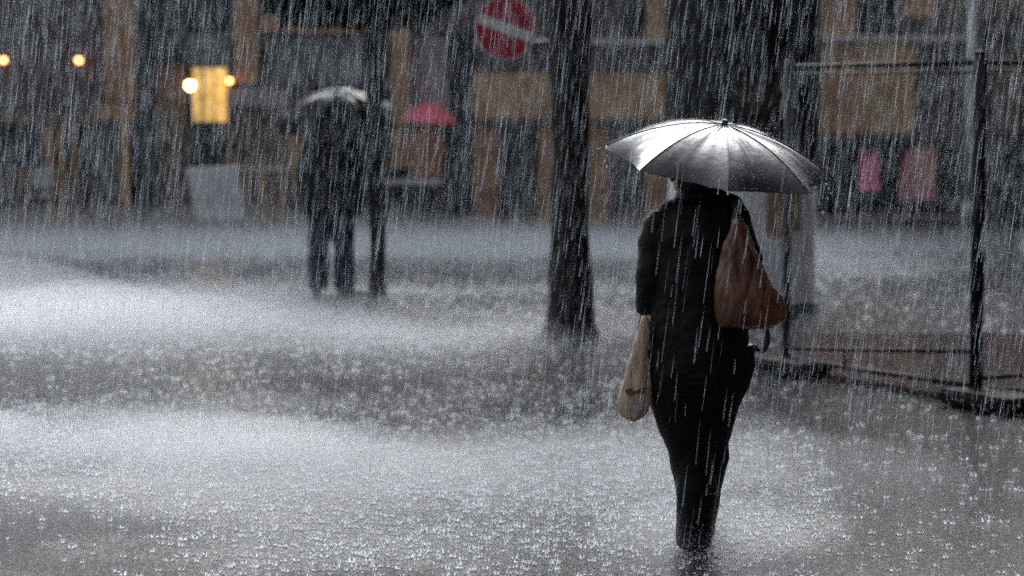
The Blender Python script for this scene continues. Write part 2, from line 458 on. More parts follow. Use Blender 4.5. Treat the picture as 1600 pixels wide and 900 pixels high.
tb = building("arcade_building", "tan stone shop front with fascia, piers and amber lit window", [
    ("metal_pier", 216, TOP, 236, G, -0.08, 0.25, m_green),
    ("curtain", 238, 102, 290, 300, 0.12, 0.2, m_dwood),
    ("riser", 238, 302, 364, G, 0.05, 0.3, m_dwood),
    ("transom_glass", 240, TOP, 363, 46, 0.15, 0.2, m_glass),
    ("transom_glass", 284, 50, 362, 99, 0.13, 0.18, m_gglass),
    ("transom_glass", 240, 50, 281, 99, 0.15, 0.2, m_glass),
    ("transom_bar", 238, 99.5, 364, 103, 0.08, 0.26, m_dwood),
    ("lit_window", 298, 106, 333, 190, 0.13, 0.18, m_lit),
    ("lit_window", 335, 106, 352, 190, 0.12, 0.17, m_lit2),
    ("window_bar", 353.5, 104, 360, 300, 0.08, 0.2, m_wood),
    ("window_bar", 313, 105, 317, 190, 0.1, 0.127, m_dwood),
    ("lower_glass", 292, 193, 352, 300, 0.14, 0.19, m_glass),
    ("pilaster", 366, TOP, 404, 130, -0.1, 0.3, m_tan2),
    ("signboard", 358, 138, 456, 167, -0.14, -0.06, m_sign),
    ("door_leaf", 368, 172, 444, 300, 0.06, 0.12, m_dwood),
    ("door_leaf", 446, 172, 470, 340, 0.08, 0.14, m_tan2),
    ("door_step", 366, 302, 472, G, 0.0, 0.3, m_dwood),
    ("upper_band", 406, TOP, 575, 52, -0.02, 0.3, m_tan2),
    ("window_pane", 412, 57, 480, 136, 0.14, 0.18, m_gglass),
    ("window_pane", 486, 57, 556, 136, 0.14, 0.18, m_gglass),
    ("window_bar", 481, 53, 485, 138, 0.06, 0.2, m_dwood),
    ("window_head", 458, 140, 575, 170, 0.02, 0.3, m_plum),
    ("shop_pane", 472, 173, 606, 335, 0.16, 0.2, m_glass),
    ("wall", 558, 53, 608, 139, 0.0, 0.3, m_plum),
    ("upper_wall_panel", 577, TOP, 608, 51, 0.0, 0.3, m_plum),
    ("pilaster", 610, TOP, 641, 262, -0.1, 0.3, m_tan2),
    ("wall_panel", 643, TOP, 738, 52, 0.04, 0.3, m_plum),
    ("shop_pane", 643, 54, 700, 170, 0.12, 0.16, m_sign),
    ("shop_pane", 703, 54, 738, 330, 0.16, 0.2, m_glass),
    ("door_leaf", 643, 173, 700, 335, 0.16, 0.2, m_dwood),
    ("base", 473, 337, 738, G, 0.02, 0.3, m_dwood),
    ("wall", 740, TOP, 984, 60, 0.02, 0.32, m_plum),
    ("upper_window", 986, TOP, 1008, 60, 0.14, 0.2, m_glass),
    ("wall", 1010, TOP, 1040, 60, 0.0, 0.3, m_tan),
    ("string_course", 741, 60.5, 1278, 70, -0.1, 0.3, m_ledge),
    ("wall", 740, 70.5, 1040, 113, 0.02, 0.32, m_plum),
    ("fascia", 740, 114, 1040, 186, -0.1, 0.3, m_tan),
    ("fascia_edge", 740, 186.5, 1040, 194, -0.14, 0.3, m_dwood),
    ("pier", 740, 195, 778, G, -0.02, 0.3, m_tan2),
    ("red_post", 779, 195, 787, 300, 0.02, 0.2, mat("dark_red_paint", (0.2, 0.05, 0.06), 0.5)),
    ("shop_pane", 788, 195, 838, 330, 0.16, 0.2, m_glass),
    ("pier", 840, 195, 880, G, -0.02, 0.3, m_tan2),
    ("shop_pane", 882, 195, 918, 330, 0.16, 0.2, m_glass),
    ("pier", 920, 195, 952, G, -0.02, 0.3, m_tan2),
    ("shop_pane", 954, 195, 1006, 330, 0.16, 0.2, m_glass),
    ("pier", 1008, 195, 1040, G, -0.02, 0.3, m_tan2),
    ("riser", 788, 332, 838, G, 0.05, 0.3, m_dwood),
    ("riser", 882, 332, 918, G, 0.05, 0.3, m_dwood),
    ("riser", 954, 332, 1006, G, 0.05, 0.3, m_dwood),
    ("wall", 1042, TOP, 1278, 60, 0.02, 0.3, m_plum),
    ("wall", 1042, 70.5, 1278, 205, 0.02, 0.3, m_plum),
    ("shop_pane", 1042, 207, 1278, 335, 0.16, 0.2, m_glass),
    ("riser", 1042, 337, 1278, G, 0.05, 0.3, m_dwood),
], xr=(215, 1279))
building("clothes_shop_building", "brown stone clothes shop with dark display window, behind the fence", [
    ("wall", 1280, TOP, 1338, 55, 0.0, 0.3, m_tan2),
    ("upper_window", 1340, TOP, 1412, 55, 0.14, 0.2, m_glass),
    ("wall", 1414, TOP, 1462, 28, 0.0, 0.3, m_tan),
    ("wall", 1414, 28.5, 1900, 55, 0.03, 0.3, m_plum),
    ("wall", 1464, TOP, 1900, 28, 0.02, 0.3, m_dwood),
    ("string_course", 1280, 55.5, 1520, 65, -0.1, 0.3, m_ledge),
    ("wall", 1280, 65.5, 1344, 208, 0.0, 0.3, m_tan2),
    ("wall_panel", 1346, 65.5, 1428, 208, -0.02, 0.3, m_tan),
    ("wall", 1430, 65.5, 1552, 208, 0.04, 0.3, m_plum),
    ("wall", 1554, 65.5, 1596, 208, 0.0, 0.3, m_dwood),  # dark right edge put into the wall colour
    ("wall", 1598, 65.5, 1900, 208, 0.04, 0.3, m_dark),  # outer wall painted near black to carry the edge falloff
    ("shutter_box", 1280, 208.5, 1520, 216, -0.06, 0.2, m_dwood),
    ("window_sill", 1290, 337, 1508, 343, -0.1, 0.3, m_sign),
    ("riser", 1282, 343.5, 1512, G, 0.0, 0.3, m_dwood),
    ("pier", 1510, 217, 1560, G, 0.0, 0.3, m_plum),
    ("shop_pane", 1562, 209, 1900, G, 0.1, 0.16, m_glass),
], xr=(1280, 1900), depth_back=1.2)

# unseen houses added behind the viewer and at right: they keep the sky off the near sides of things
def added_house(label, corner, wdir, n, floors, depth):
    """corner: left foot of the street wall; wdir: unit vector along it; the wall faces to the left of wdir"""
    nrm = Vector((-wdir.y, wdir.x, 0))
    L, Hh = n * 3.2, floors * 3.0 + 0.6
    t = thing("added_house", label, "building", corner, "unseen houses added to block sky")
    def bx(nm, a, b, c, d, z0, z1, m, par):
        V = [corner + wdir * u + nrm * v + Vector((0, 0, z)) for z in (z0, z1) for u, v in ((a, c), (b, c), (b, d), (a, d))]
        return obj(nm, mesh(nm, V, [(3, 2, 1, 0), (4, 5, 6, 7), (0, 1, 5, 4), (1, 2, 6, 5), (2, 3, 7, 6), (3, 0, 4, 7)]), m, par)
    bx("wall", 0, L, -depth, 0, 0, Hh, m_plum, t)
    bx("roof", -0.3, L + 0.3, -depth - 0.3, 0.35, Hh + 0.003, Hh + 0.4, m_dwood, t)
    for fl in range(floors):
        for i in range(n):
            u = 1.6 + i * 3.2; z = 0.9 + fl * 3.0
            w = bx("window", u - 0.6, u + 0.6, 0.002, 0.05, z, z + 1.8, m_dwood, t)
            for sx in (-1, 1):
                bx("pane", u + sx * 0.28 - 0.24, u + sx * 0.28 + 0.24, 0.052, 0.06, z + 0.1, z + 1.7, m_glass, w)
added_house("unseen dark town house added behind the viewer to block sky", Vector((16, -9, 0)), Vector((-1, 0, 0)), 9, 6, 5.0)
added_house("unseen dark town house added at right, out of frame, to block sky", Vector((8.6, 0.0, 0)), Vector((0, 1, 0)), 9, 5, 5.0)

# lit wall lamps
def wall_lamp(px, py, r, m, label, z_dy=-0.2):
    x, z = F(px, py)
    t = thing("wall_lamp", label, "lamp", (x, YF - 0.01, z), "lit lamps on the shop fronts")
    bm = bmesh.new(); ellipsoid_into(bm, (x, YF + z_dy, z), (r, r, r * 1.08), u=14, v=9)
    obj("bulb", bm_mesh(bm), m, t, True)
    obj("bracket", tube("bracket", [(x, YF + 0.05, z + r * 2.2), (x, YF + z_dy * 0.6, z + r * 2.4), (x, YF + z_dy, z + r * 1.0)], 0.012, 6), m_black, t)
    obj("cap", tube("cap", [(x, YF + z_dy, z + r * 0.8), (x, YF + z_dy, z + r * 1.5)], [r * 0.75, r * 0.3], 10), m_black, t)
wall_lamp(10, 94, 0.045, m_bulb2, "small orange lit lamp at the far left, on the plum wall")
wall_lamp(127, 94, 0.048, m_bulb2, "small orange lit lamp on plum wall left of brown pilaster")
wall_lamp(300, 133, 0.07, m_bulb, "largest pale yellow lit lamp, left of the amber window")
wall_lamp(361, 126, 0.045, m_bulb2, "orange lit lamp at the right edge of the amber window")

# ------------------------------------------------------------------ things along the shop fronts
m_greycloth = mat("grey_cloth", (0.5, 0.5, 0.51), 0.7, 0.3, bump=0.3, bscale=18, var=0.2, vscale=5)
m_red = mat("red_flowers", (0.3, 0.03, 0.06), 0.6)
m_leafd = mat("dark_leaf", (0.03, 0.06, 0.025), 0.5)
m_terr = mat("terracotta", (0.25, 0.1, 0.06), 0.7, var=0.3)
def draped_stall():
    Y = YF - 0.55
    def q(px, py): return at(px, py, Y)
    t = thing("draped_stall", "pale grey cloth covered stall leaning in front of amber window", "stall", (q(335, 345).x, Y, PH))
    a, b, c, d = q(290, 263), q(372, 258), q(386, 345), q(308, 345)
    nx, ny = 14, 10
    V, Fc = [], []
    for side in (0, 1):
        for j in range(ny + 1):
            for i in range(nx + 1):
                u, v = i / nx, j / ny
                p = a.lerp(b, u).lerp(d.lerp(c, u), v)
                p = p + Vector((0, (0.35 * side) + 0.035 * math.sin(u * 17 + v * 2) * v - 0.12 * v * (1 - side), 0))
                p.z = max(p.z, PH + 0.006)
                V.append(p)
    n = (nx + 1) * (ny + 1)
    for s in (0, 1):
        for j in range(ny):
            for i in range(nx):
                k = s * n + j * (nx + 1) + i
                f = (k, k + 1, k + nx + 2, k + nx + 1)
                Fc.append(f if s else f[::-1])
    for i in range(nx):
        Fc.append((i, i + 1, n + i + 1, n + i)); k = ny * (nx + 1) + i; Fc.append((k, n + k, n + k + 1, k + 1))
    for j in range(ny):
        k = j * (nx + 1); Fc.append((k, n + k, n + k + nx + 1, k + nx + 1)); k += nx; Fc.append((k, k + nx + 1, n + k + nx + 1, n + k))
    obj("cloth", mesh("cloth", V, Fc), m_greycloth, t, True)
    for x in (310, 380):
        p = q(x, 345)
        obj("leg", tube("leg", [(p.x, Y + 0.3, PH), (p.x - 0.05, Y + 0.3, 0.7)], 0.02, 6), m_dwood, t)
draped_stall()
def wooden_counter():
    Y = YF - 0.6
    a, b = at(376, 262, Y), at(446, 347, Y)
    t = thing("wooden_counter", "brown slatted wooden counter with pinkish top beside grey stall", "counter", ((a.x + b.x) / 2, Y, PH))
    w = (b.x - a.x)
    n = 7
    for i in range(n):
        x0 = a.x + w * i / n + 0.006; x1 = a.x + w * (i + 1) / n - 0.006
        obj("plank", boxes("plank", [((x0, Y, PH + 0.05), (x1, Y + 0.03, a.z - 0.05))], 0.004), m_dwood if i % 3 else m_wood, t)
    obj("carcass", boxes("carcass", [((a.x + 0.01, Y + 0.032, PH), (b.x - 0.01, Y + 0.42, a.z - 0.055))]), m_dwood, t)
    obj("top", boxes("top", [((a.x - 0.03, Y - 0.05, a.z - 0.045), (b.x + 0.03, Y + 0.45, a.z))], 0.01), mat("pinkish_top", (0.5, 0.36, 0.32), 0.4, var=0.2), t)  # top paler and pinker than the planks
wooden_counter()
def flowerpot(px, py, s, label):
    p = ground(px, py, PH); p.y = min(p.y, YF - 0.35); p = Vector((at(px, py, p.y).x, p.y, PH))
    t = thing("flower_pot", label, "flower pot", p, "red flower pots at the cafe front")
    bm = bmesh.new(); loft_into(bm, [p, p + Vector((0, 0, 0.14 * s)), p + Vector((0, 0, 0.15 * s))], [0.075 * s, 0.1 * s, 0.11 * s], 14)
    obj("pot", bm_mesh(bm), m_terr, t, True)
    V, Fc, V2, F2 = [], [], [], []
    for i in range(110):
        v = Vector((random.gauss(0, 0.075), random.gauss(0, 0.075), abs(random.gauss(0.07, 0.05)))) * s + p + Vector((0, 0, 0.15 * s))
        e1 = Vector((random.uniform(-1, 1), random.uniform(-1, 1), random.uniform(-1, 1))).normalized() * 0.022 * s
        e2 = e1.orthogonal().normalized() * 0.018 * s
        W, FF = (V, Fc) if i % 3 else (V2, F2)
        k = len(W); W += [v - e1, v + e2, v + e1, v - e2]; FF.append((k, k + 1, k + 2, k + 3))
    tag(obj("blossom", mesh("blossom", V, Fc), m_red, t), kind="stuff")
    tag(obj("foliage", mesh("foliage", V2, F2), m_leafd, t), kind="stuff")
flowerpot(190, 347, 1.15, "larger potted red flowers under the orange brown door post")
flowerpot(146, 349, 0.8, "smaller potted red flowers left of the orange brown door post")
def cafe_chair(px, label, m):
    Y = YF - 0.7
    p = at(px, 350, Y); p.z = PH
    t = thing("cafe_chair", label, "chair", p, "chairs before the cafe")
    w = 0.2
    obj("seat", boxes("seat", [((p.x - w, Y - w, PH + 0.43), (p.x + w, Y + w, PH + 0.455))], 0.01), m, t)
    obj("backrest", boxes("backrest", [((p.x - w, Y + w - 0.02, PH + 0.55), (p.x + w, Y + w + 0.006, PH + 0.84))], 0.01), m, t)
    for sx in (-1, 1):
        for sy in (-1, 1):
            top = PH + (0.84 if sy > 0 else 0.43)
            obj("leg", tube("leg", [(p.x + sx * (w - 0.02), Y + sy * (w - 0.02), PH), (p.x + sx * (w - 0.025), Y + sy * (w - 0.035), top)], 0.013, 6), m_wood, t)
cafe_chair(64, "pale grey cafe chair in front of the tan posts at left", mat("pale_grey_seat", (0.34, 0.36, 0.38), 0.5))
cafe_chair(16, "dark cafe chair at the far left edge", m_dwood)
def cafe_table():
    Y = YF - 0.9
    a, b = at(603, 281, Y), at(692, 288, Y)
    t = thing("cafe_table", "long pale topped table in front of person with pink umbrella", "table", ((a.x + b.x) / 2, Y, PH))
    obj("table_top", boxes("table_top", [((a.x, Y - 0.3, b.z), (b.x, Y + 0.25, a.z))], 0.01), m_ledge, t)
    for x in (a.x + 0.06, b.x - 0.06):
        for dy in (-0.25, 0.2):
            obj("leg", boxes("leg", [((x - 0.025, Y + dy - 0.025, PH), (x + 0.025, Y + dy + 0.025, b.z))]), m_black, t)
cafe_table()

# clothes on show in the shop window
m_pinkc = mat("pink_cloth", (0.78, 0.16, 0.34), 0.8, 0.2, var=0.15, vscale=8)
m_salm = mat("salmon_cloth", (0.52, 0.26, 0.24), 0.8, 0.2, var=0.15, vscale=8)
m_rose = mat("rose_cloth", (0.5, 0.17, 0.2), 0.8, 0.2, var=0.15, vscale=8)
def garment(pts, Y, thick, m, name, parent):
    """closed outline in pixels at depth Y -> padded cloth with folds"""
    o3 = [at(x, y, Y) for x, y in pts]
    c = sum(o3, Vector()) / len(o3)
    bm = bmesh.new()
    rings = []
    for dy, s in ((0.0, 0.9), (-thick / 2, 1.0), (thick / 2, 1.0), (thick, 0.9)):
        rings.append([bm.verts.new((c.x + (p.x - c.x) * s, Y + dy, c.z + (p.z - c.z) * s)) for p in o3])
    order = [1, 0, 3, 2]
    rings = [rings[0], rings[1], rings[2], rings[3]]
    n = len(o3)
    for i in range(3):
        for k in range(n):
            bm.faces.new((rings[i][k], rings[i][(k + 1) % n], rings[i + 1][(k + 1) % n], rings[i + 1][k]))
    bm.faces.new(rings[0][::-1]); bm.faces.new(rings[3])
    return obj(name, bm_mesh(bm), m, parent, False)
YC = YF - 0.16
g1 = thing("pink_top", "bright pink sleeveless top hanging in front of dark shop window", "clothing", (at(1358, 298, YC).x, YC, at(1358, 298, YC).z))
garment([(1347, 232), (1351, 240), (1358, 243), (1365, 240), (1369, 230), (1373, 233), (1372, 255), (1374, 296), (1341, 297), (1344, 255), (1343, 234)], YC, 0.05, m_pinkc, "fabric", g1)
obj("hanger", tube("hanger", [at(1358, 212, YC), at(1358, 230, YC)], 0.006, 6), m_black, g1)
g2 = thing("salmon_blanket", "large salmon and rose cloth hanging beside the bright pink top", "clothing", (at(1433, 310, YC).x, YC, at(1433, 310, YC).z))
garment([(1422, 231), (1461, 230), (1462, 311), (1424, 311)], YC, 0.05, m_salm, "right_half", g2)
garment([(1414, 233), (1421, 231), (1423, 311), (1403, 310), (1407, 270)], YC, 0.06, m_rose, "left_half", g2)
obj("hanging_rod", tube("hanging_rod", [at(1404, 229, YC), at(1464, 227, YC)], 0.008, 6), m_black, g2)
obj("hook", tube("hook", [at(1433, 212, YC), at(1433, 229, YC)], 0.006, 6), m_black, g2)

# grey lamp post on the far pavement
m_grey = mat("galvanised_steel", (0.36, 0.37, 0.39), 0.35, 0.5, metal=0.6, var=0.2)
def lamp_post():
    Y = YF - 1.2
    p = at(1512, 345, Y); p.z = PH
    t = thing("lamp_post", "pale galvanised steel lamp post by the right hand shop", "lamp post", p)
    obj("pole", tube("pole", [p, (p.x, Y, 1.2), (p.x + 0.02, Y, 6.2)], [0.085, 0.075, 0.055], 12), m_grey, t, True)
    obj("base", tube("base", [p, (p.x, Y, PH + 0.35), (p.x, Y, PH + 0.38)], [0.12, 0.115, 0.09], 12), m_grey, t, True)
    obj("collar", tube("collar", [at(1514, 113, Y), at(1514, 104, Y)], 0.088, 12), m_grey, t)
    obj("arm", tube("arm", [(p.x + 0.02, Y, 6.1), (p.x + 0.02, Y - 0.6, 6.4), (p.x + 0.02, Y - 1.3, 6.45)], 0.035, 8), m_grey, t)
    obj("lamp_head", boxes("lamp_head", [((p.x - 0.13, Y - 1.9, 6.4), (p.x + 0.17, Y - 1.25, 6.5))], 0.03), m_grey, t)
lamp_post()

# ================================================================== paved island: trees, sign, advertising column
m_bark = mat("wet_dark_bark", (0.016, 0.014, 0.0125), 0.6, 0.25, bump=1.0, bscale=22, var=0.5, vscale=10, stretch=(1, 1, 0.18))
m_leaf = mat("deep_green_leaf", (0.014, 0.022, 0.011), 0.7, 0.15, var=0.3, vscale=4)
def crown_mesh(c, r, n, size, lo_cut=None):
    V = np.empty((n * 4, 3)); 
    d = rng.normal(size=(n, 3)); d /= np.linalg.norm(d, axis=1)[:, None]
    clump = rng.normal(size=(28, 3)); clump /= np.linalg.norm(clump, axis=1)[:, None]; clump *= rng.uniform(0.35, 0.95, (28, 1))
    P = clump[rng.integers(0, 28, n)] + d * (rng.uniform(0, 1, (n, 1)) ** 0.6) * 0.33
    P = P * np.array(r) + np.array(c)
    if lo_cut is not None:
        P[:, 2] = np.maximum(P[:, 2], lo_cut + rng.uniform(0, 0.25, n))
    a = rng.normal(size=(n, 3)); a /= np.linalg.norm(a, axis=1)[:, None]
    b = np.cross(a, rng.normal(size=(n, 3))); b /= np.linalg.norm(b, axis=1)[:, None]
    s = size * rng.uniform(0.6, 1.3, (n, 1))
    V[0::4], V[1::4], V[2::4], V[3::4] = P - a * s, P + b * s * 0.55, P + a * s, P - b * s * 0.55
    k = np.arange(n)[:, None] * 4
    T = np.concatenate([k + [0, 1, 2], k + [0, 2, 3]])
    return fast_tris("crown", V, T)
def tree(name, label, trunk, limbs, crown):
    p = trunk[0][0]
    t = thing(name, label, "tree", (p.x, p.y, p.z))
    pts = [q for q, _ in trunk]; rad = [r for _, r in trunk]
    # resample and roughen the trunk
    bm = bmesh.new()
    P, Rr = [], []
    for i in range(len(pts) - 1):
        for k in range(8):
            f = k / 8
            P.append(pts[i].lerp(pts[i + 1], f)); Rr.append(rad[i] * (1 - f) + rad[i + 1] * f)
    P.append(pts[-1]); Rr.append(rad[-1])
    loft_into(bm, P, Rr, 22)
    me = bm_mesh(bm)
    for v in me.vertices:
        q = Vector((v.co.x * 7, v.co.y * 7, v.co.z * 1.6))
        n = mnoise.noise(q) * 0.026 + mnoise.noise(q * 2.7) * 0.016
        ax = Vector((v.co.x - p.x, v.co.y - p.y, 0))
        if ax.length > 1e-3: v.co += ax.normalized() * n
    obj("trunk", me, m_bark, t, True)
    for l in limbs:
        obj("limb", tube("limb", [q for q, _ in l], [r for _, r in l], 8), m_bark, t, True)
    obj("crown", crown, m_leaf, t)
    return t
YT = ground(893, 523, PH).y
def tp(px, py): return at(px, py, YT)
b0 = tp(892, 523); b0.z = PH - 0.01
tr = [(b0, 0.25), (tp(893, 508), 0.2), (tp(892, 470), 0.175), (tp(891, 400), 0.158), (tp(890, 200), 0.148), (tp(889, 60), 0.165), (tp(889, -10), 0.185), (tp(889, -90), 0.17), (tp(884, -260), 0.13)]
top = tr[-2][0]; end = tr[-1][0]
lim = []
for ang, ln, up in ((20, 1.9, 1.5), (140, 1.7, 1.7), (260, 1.8, 1.4), (330, 1.4, 2.1), (200, 1.3, 2.2)):
    dv = Vector((math.cos(R_(ang)), math.sin(R_(ang)), 0))
    lim.append([(top, 0.09), (top + dv * ln * 0.5 + Vector((0, 0, up * 0.6)), 0.06), (top + dv * ln + Vector((0, 0, up * 1.3)), 0.025)])
tree("street_tree", "thick dark wet tree trunk standing alone in mid picture", tr, lim,
     crown_mesh((end.x, YT, end.z + 1.9), (2.5, 2.3, 1.9), 9000, 0.085))
YT2 = ground(590, 463, PH).y - 0.05
def tq(px, py): return at(px, py, YT2)
b1 = tq(590, 463); b1.z = PH - 0.01
tr2 = [(b1, 0.085), (tq(590, 440), 0.075), (tq(588, 200), 0.075), (tq(587, 90), 0.09), (tq(587, 30), 0.085), (tq(585, -80), 0.06)]
lim2 = []
for ang, ln, up in ((5, 0.7, 0.25), (175, 0.8, 0.25), (100, 0.7, 0.5), (265, 0.7, 0.4), (30, .5, .9), (215, .5, .9)):
    dv = Vector((math.cos(R_(ang)), math.sin(R_(ang)), 0)); s0 = tr2[4][0]
    lim2.append([(s0, 0.045), (s0 + dv * ln * 0.6 + Vector((0, 0, up * 0.5)), 0.03), (s0 + dv * ln + Vector((0, 0, up)), 0.012)])
cz = tq(580, 40).z
cm = crown_mesh((tq(578, 0).x, YT2, cz + 0.42), (0.95, 0.7, 0.75), 24000, 0.07, cz)
tree("slim_tree", "slim dark tree with low leafy crown beside man with umbrella", tr2, lim2, cm)

# no-entry sign on a post that stands behind the thick tree
m_signred = mat("sign_red", (0.45, 0.025, 0.055), 0.35, 0.5, var=0.12, vscale=6)
m_signwht = mat("sign_white", (0.75, 0.76, 0.75), 0.4, 0.5, var=0.08, vscale=6)
def no_entry():
    Y = YT + 0.75
    c = at(790, 44, Y)
    rr = (at(839, 44, Y).x - c.x)
    base = at(885, 400, Y); base.z = PH
    t = thing("no_entry_sign", "tilted round red no entry sign with white bar, left of thick tree", "traffic sign", base)
    def disc(r, y0, y1, m, nm):
        bm = bmesh.new(); loft_into(bm, [(c.x, y0, c.z), (c.x, y1, c.z)], [r, r], 48, Vector((1, 0, 0)))
        return obj(nm, bm_mesh(bm), m, t)
    disc(rr, Y - 0.004, Y + 0.012, m_signwht, "rim")
    disc(rr * 0.95, Y - 0.008, Y - 0.0045, m_signred, "face")
    tilt = R_(-20)
    bm = bmesh.new()
    L, W = rr * 0.92, rr * 0.165
    ca, sa = math.cos(tilt), math.sin(tilt)
    vs = []
    for y in (Y - 0.0125, Y - 0.0085):
        vs.append([bm.verts.new((c.x + (u * ca - v * sa), y, c.z + (u * sa + v * ca))) for u, v in ((-L, -W), (L, -W), (L, W), (-L, W))])
    bm.faces.new(vs[0]); bm.faces.new(vs[1][::-1])
    for k in range(4): bm.faces.new((vs[0][k], vs[1][k], vs[1][(k + 1) % 4], vs[0][(k + 1) % 4]))
    obj("white_bar", bm_mesh(bm), m_signwht, t)
    obj("post", tube("post", [base, (base.x, Y + 0.05, c.z + 0.6)], 0.03, 10), m_grey, t, True)
    obj("arm", tube("arm", [(base.x, Y + 0.04, at(0, 66, Y).z), (c.x, Y + 0.04, at(0, 66, Y).z)], 0.016, 8), mat('dull_bracket', (0.2, 0.2, 0.2), 0.6, 0.2), t)
    obj("clamp", boxes("clamp", [((c.x - 0.05, Y + 0.013, at(0, 66, Y).z - 0.03), (c.x + 0.05, Y + 0.06, at(0, 66, Y).z + 0.03))]), m_grey, t)
no_entry()

# advertising column
m_adb = mat("blue_grey_panel", (0.72, 0.76, 0.82), 0.45, 0.5, var=0.12, vscale=3, bump=0.1, bscale=8)
m_add = mat("black_green_column", (0.008, 0.01, 0.01), 0.5, 0.25, var=0.4, vscale=3)
m_post1 = mat("brown_poster", (0.34, 0.24, 0.14), 0.6, 0.3, var=0.25, vscale=5)
m_post2 = mat("red_brown_poster", (0.36, 0.14, 0.10), 0.6, 0.3, var=0.25, vscale=5)
m_post3 = mat("olive_poster", (0.05, 0.045, 0.03), 0.6, 0.3, var=0.4, vscale=4)
def ad_column():
    base = ground(1161, 497, PH)
    Rr = at(1285, 400, base.y).x - base.x
    base.y += Rr; base.x = at(1161, 400, base.y - Rr * 0.2).x
    t = thing("advertising_column", "round column, black above, blue grey below, with brown poster", "advertising column", base)
    c = base
    def cyl(nm, z0, z1, r, m, seg=48, r1=None):
        bm = bmesh.new(); loft_into(bm, [(c.x, c.y, z0), (c.x, c.y, z1)], [r, r1 or r], seg)
        o = obj(nm, bm_mesh(bm), m, t)
        return o
    zs = at(0, 262, c.y - Rr).z
    cyl("plinth", PH - 0.01, PH + 0.1, Rr * 1.0, m_black)
    cyl("lower_drum", PH + 0.102, zs, Rr * 0.965, m_adb)
    cyl("upper_drum", zs + 0.003, 3.55, Rr * 1.02, m_add)
    cyl("cornice", 3.553, 3.68, Rr * 1.12, m_add)
    cyl("cap", 3.683, 4.25, Rr * 1.1, m_add, r1=0.12)
    def curved(nm, px0, py0, px1, py1, r, m):
        Y = c.y - Rr
        a0 = math.asin(max(-0.98, min(0.98, (at(px0, py0, Y + 0.25).x - c.x) / r)))
        a1 = math.asin(max(-0.98, min(0.98, (at(px1, py0, Y + 0.25).x - c.x) / r)))
        z1, z0 = at(0, py0, Y).z, at(0, py1, Y).z
        V, Fc = [], []
        n = 8
        for i in range(n + 1):
            a = a0 + (a1 - a0) * i / n
            for rr in (r, r + 0.006):
                for z in (z0, z1):
                    V.append((c.x + rr * math.sin(a), c.y - rr * math.cos(a), z))
        for i in range(n):
            k = i * 4
            Fc += [(k + 2, k + 6, k + 7, k + 3), (k + 3, k + 7, k + 5, k + 1), (k, k + 4, k + 6, k + 2)]
        Fc += [(0, 2, 3, 1), (n * 4, n * 4 + 1, n * 4 + 3, n * 4 + 2)]
        obj(nm, mesh(nm, V, Fc), m, t)
    curved("poster", 1194, 285, 1216, 371, Rr * 0.965 + 0.001, m_post1)
    curved("poster", 1216.5, 285, 1234, 368, Rr * 0.965 + 0.001, m_post2)
    curved("poster", 1234.5, 285, 1250, 362, Rr * 0.965 + 0.001, m_post1)
    curved("poster", 1140, 118, 1200, 180, Rr * 1.02 + 0.001, m_post3)
    curved("poster", 1205, 118, 1228, 175, Rr * 1.02 + 0.001, m_post3)
ad_column()

# ================================================================== the fence at right
m_fence = mat("dark_wet_steel", (0.013, 0.014, 0.016), 0.55, 0.15, var=0.3)
m_rubber = mat("black_rubber_block", (0.012, 0.012, 0.012), 0.8, 0.15, bump=0.3, bscale=30)
FENCE = thing("fence", "dark steel temporary fence on rubber feet at right", "fence", (FA.x, FA.y, 0.06))
def fence_panel(A, B, hA, hB, stile):
    A = Vector((A.x, A.y, 0.06)); B = Vector((B.x, B.y, 0.06))
    u = (B - A).normalized()
    up = Vector((0, 0, 1))
    tr_ = obj("top_rail", tube("top_rail", [A + up * hA, B + up * hB], 0.017, 10), m_fence, FENCE, True)
    obj("wire", tube("wire", [A + up * (hA - 0.05), B + up * (hB - 0.06)], 0.007, 8), m_fence, FENCE, True)
    obj("bottom_rail", tube("bottom_rail", [A + up * 0.11, B + up * 0.27], 0.015, 10), m_fence, FENCE, True)
    obj("ground_bar", tube("ground_bar", [A + up * 0.04 + u * 0.05, B + up * 0.05 - u * 0.02], 0.018, 10), m_fence, FENCE, True)
    p = A.lerp(B, stile)
    obj("stile", tube("stile", [p + up * 0.04, p + up * (0.11 + 0.16 * stile)], 0.012, 8), m_fence, FENCE, True)
def fence_post(P, h, r, foot, m_post=None):
    P = Vector((P.x, P.y, 0.06))
    t = obj("post", tube("post", [P, P + Vector((0, 0, h))], r, 14), m_post or m_fence, FENCE, True)
    obj("post_cap", tube("post_cap", [P + Vector((0, 0, h)), P + Vector((0, 0, h + 0.015))], [r * 1.08, r * 0.5], 12), m_fence, t, True)
    a, b, dd = foot
    bx = bmesh.new()
    M = Matrix.Translation(P + fdn * ((a + b) / 2) - fperp * 0.06 + Vector((0, 0, 0.0))) @ Matrix.Rotation(math.atan2(fdn.y, fdn.x), 4, 'Z') @ Matrix.Diagonal((b - a, dd, 0.09, 1))
    bmesh.ops.create_cube(bx, size=1, matrix=M)
    bmesh.ops.bevel(bx, geom=bx.edges[:], offset=0.02, segments=2, affect='EDGES')
    obj("foot_block", bm_mesh(bx), m_rubber, t)
hA = at(1238, 104, FA.y).z - 0.06; hB = at(1524, 98, FB.y).z - 0.06
fence_post(FA, hA + 0.05, 0.028, (-0.12, 0.42, 0.3), mat('dull_steel', (0.07, 0.075, 0.08), 0.5, 0.4))
fence_post(FB, hB + 0.06, 0.042, (-0.1, 0.55, 0.34))
fence_panel(FA, FB, hA, hB, 0.33)
FC = FB + Vector((1.6, -0.45, 0))
fence_panel(FB + fdn * 0.04, FC, hB, hB, 0.4)
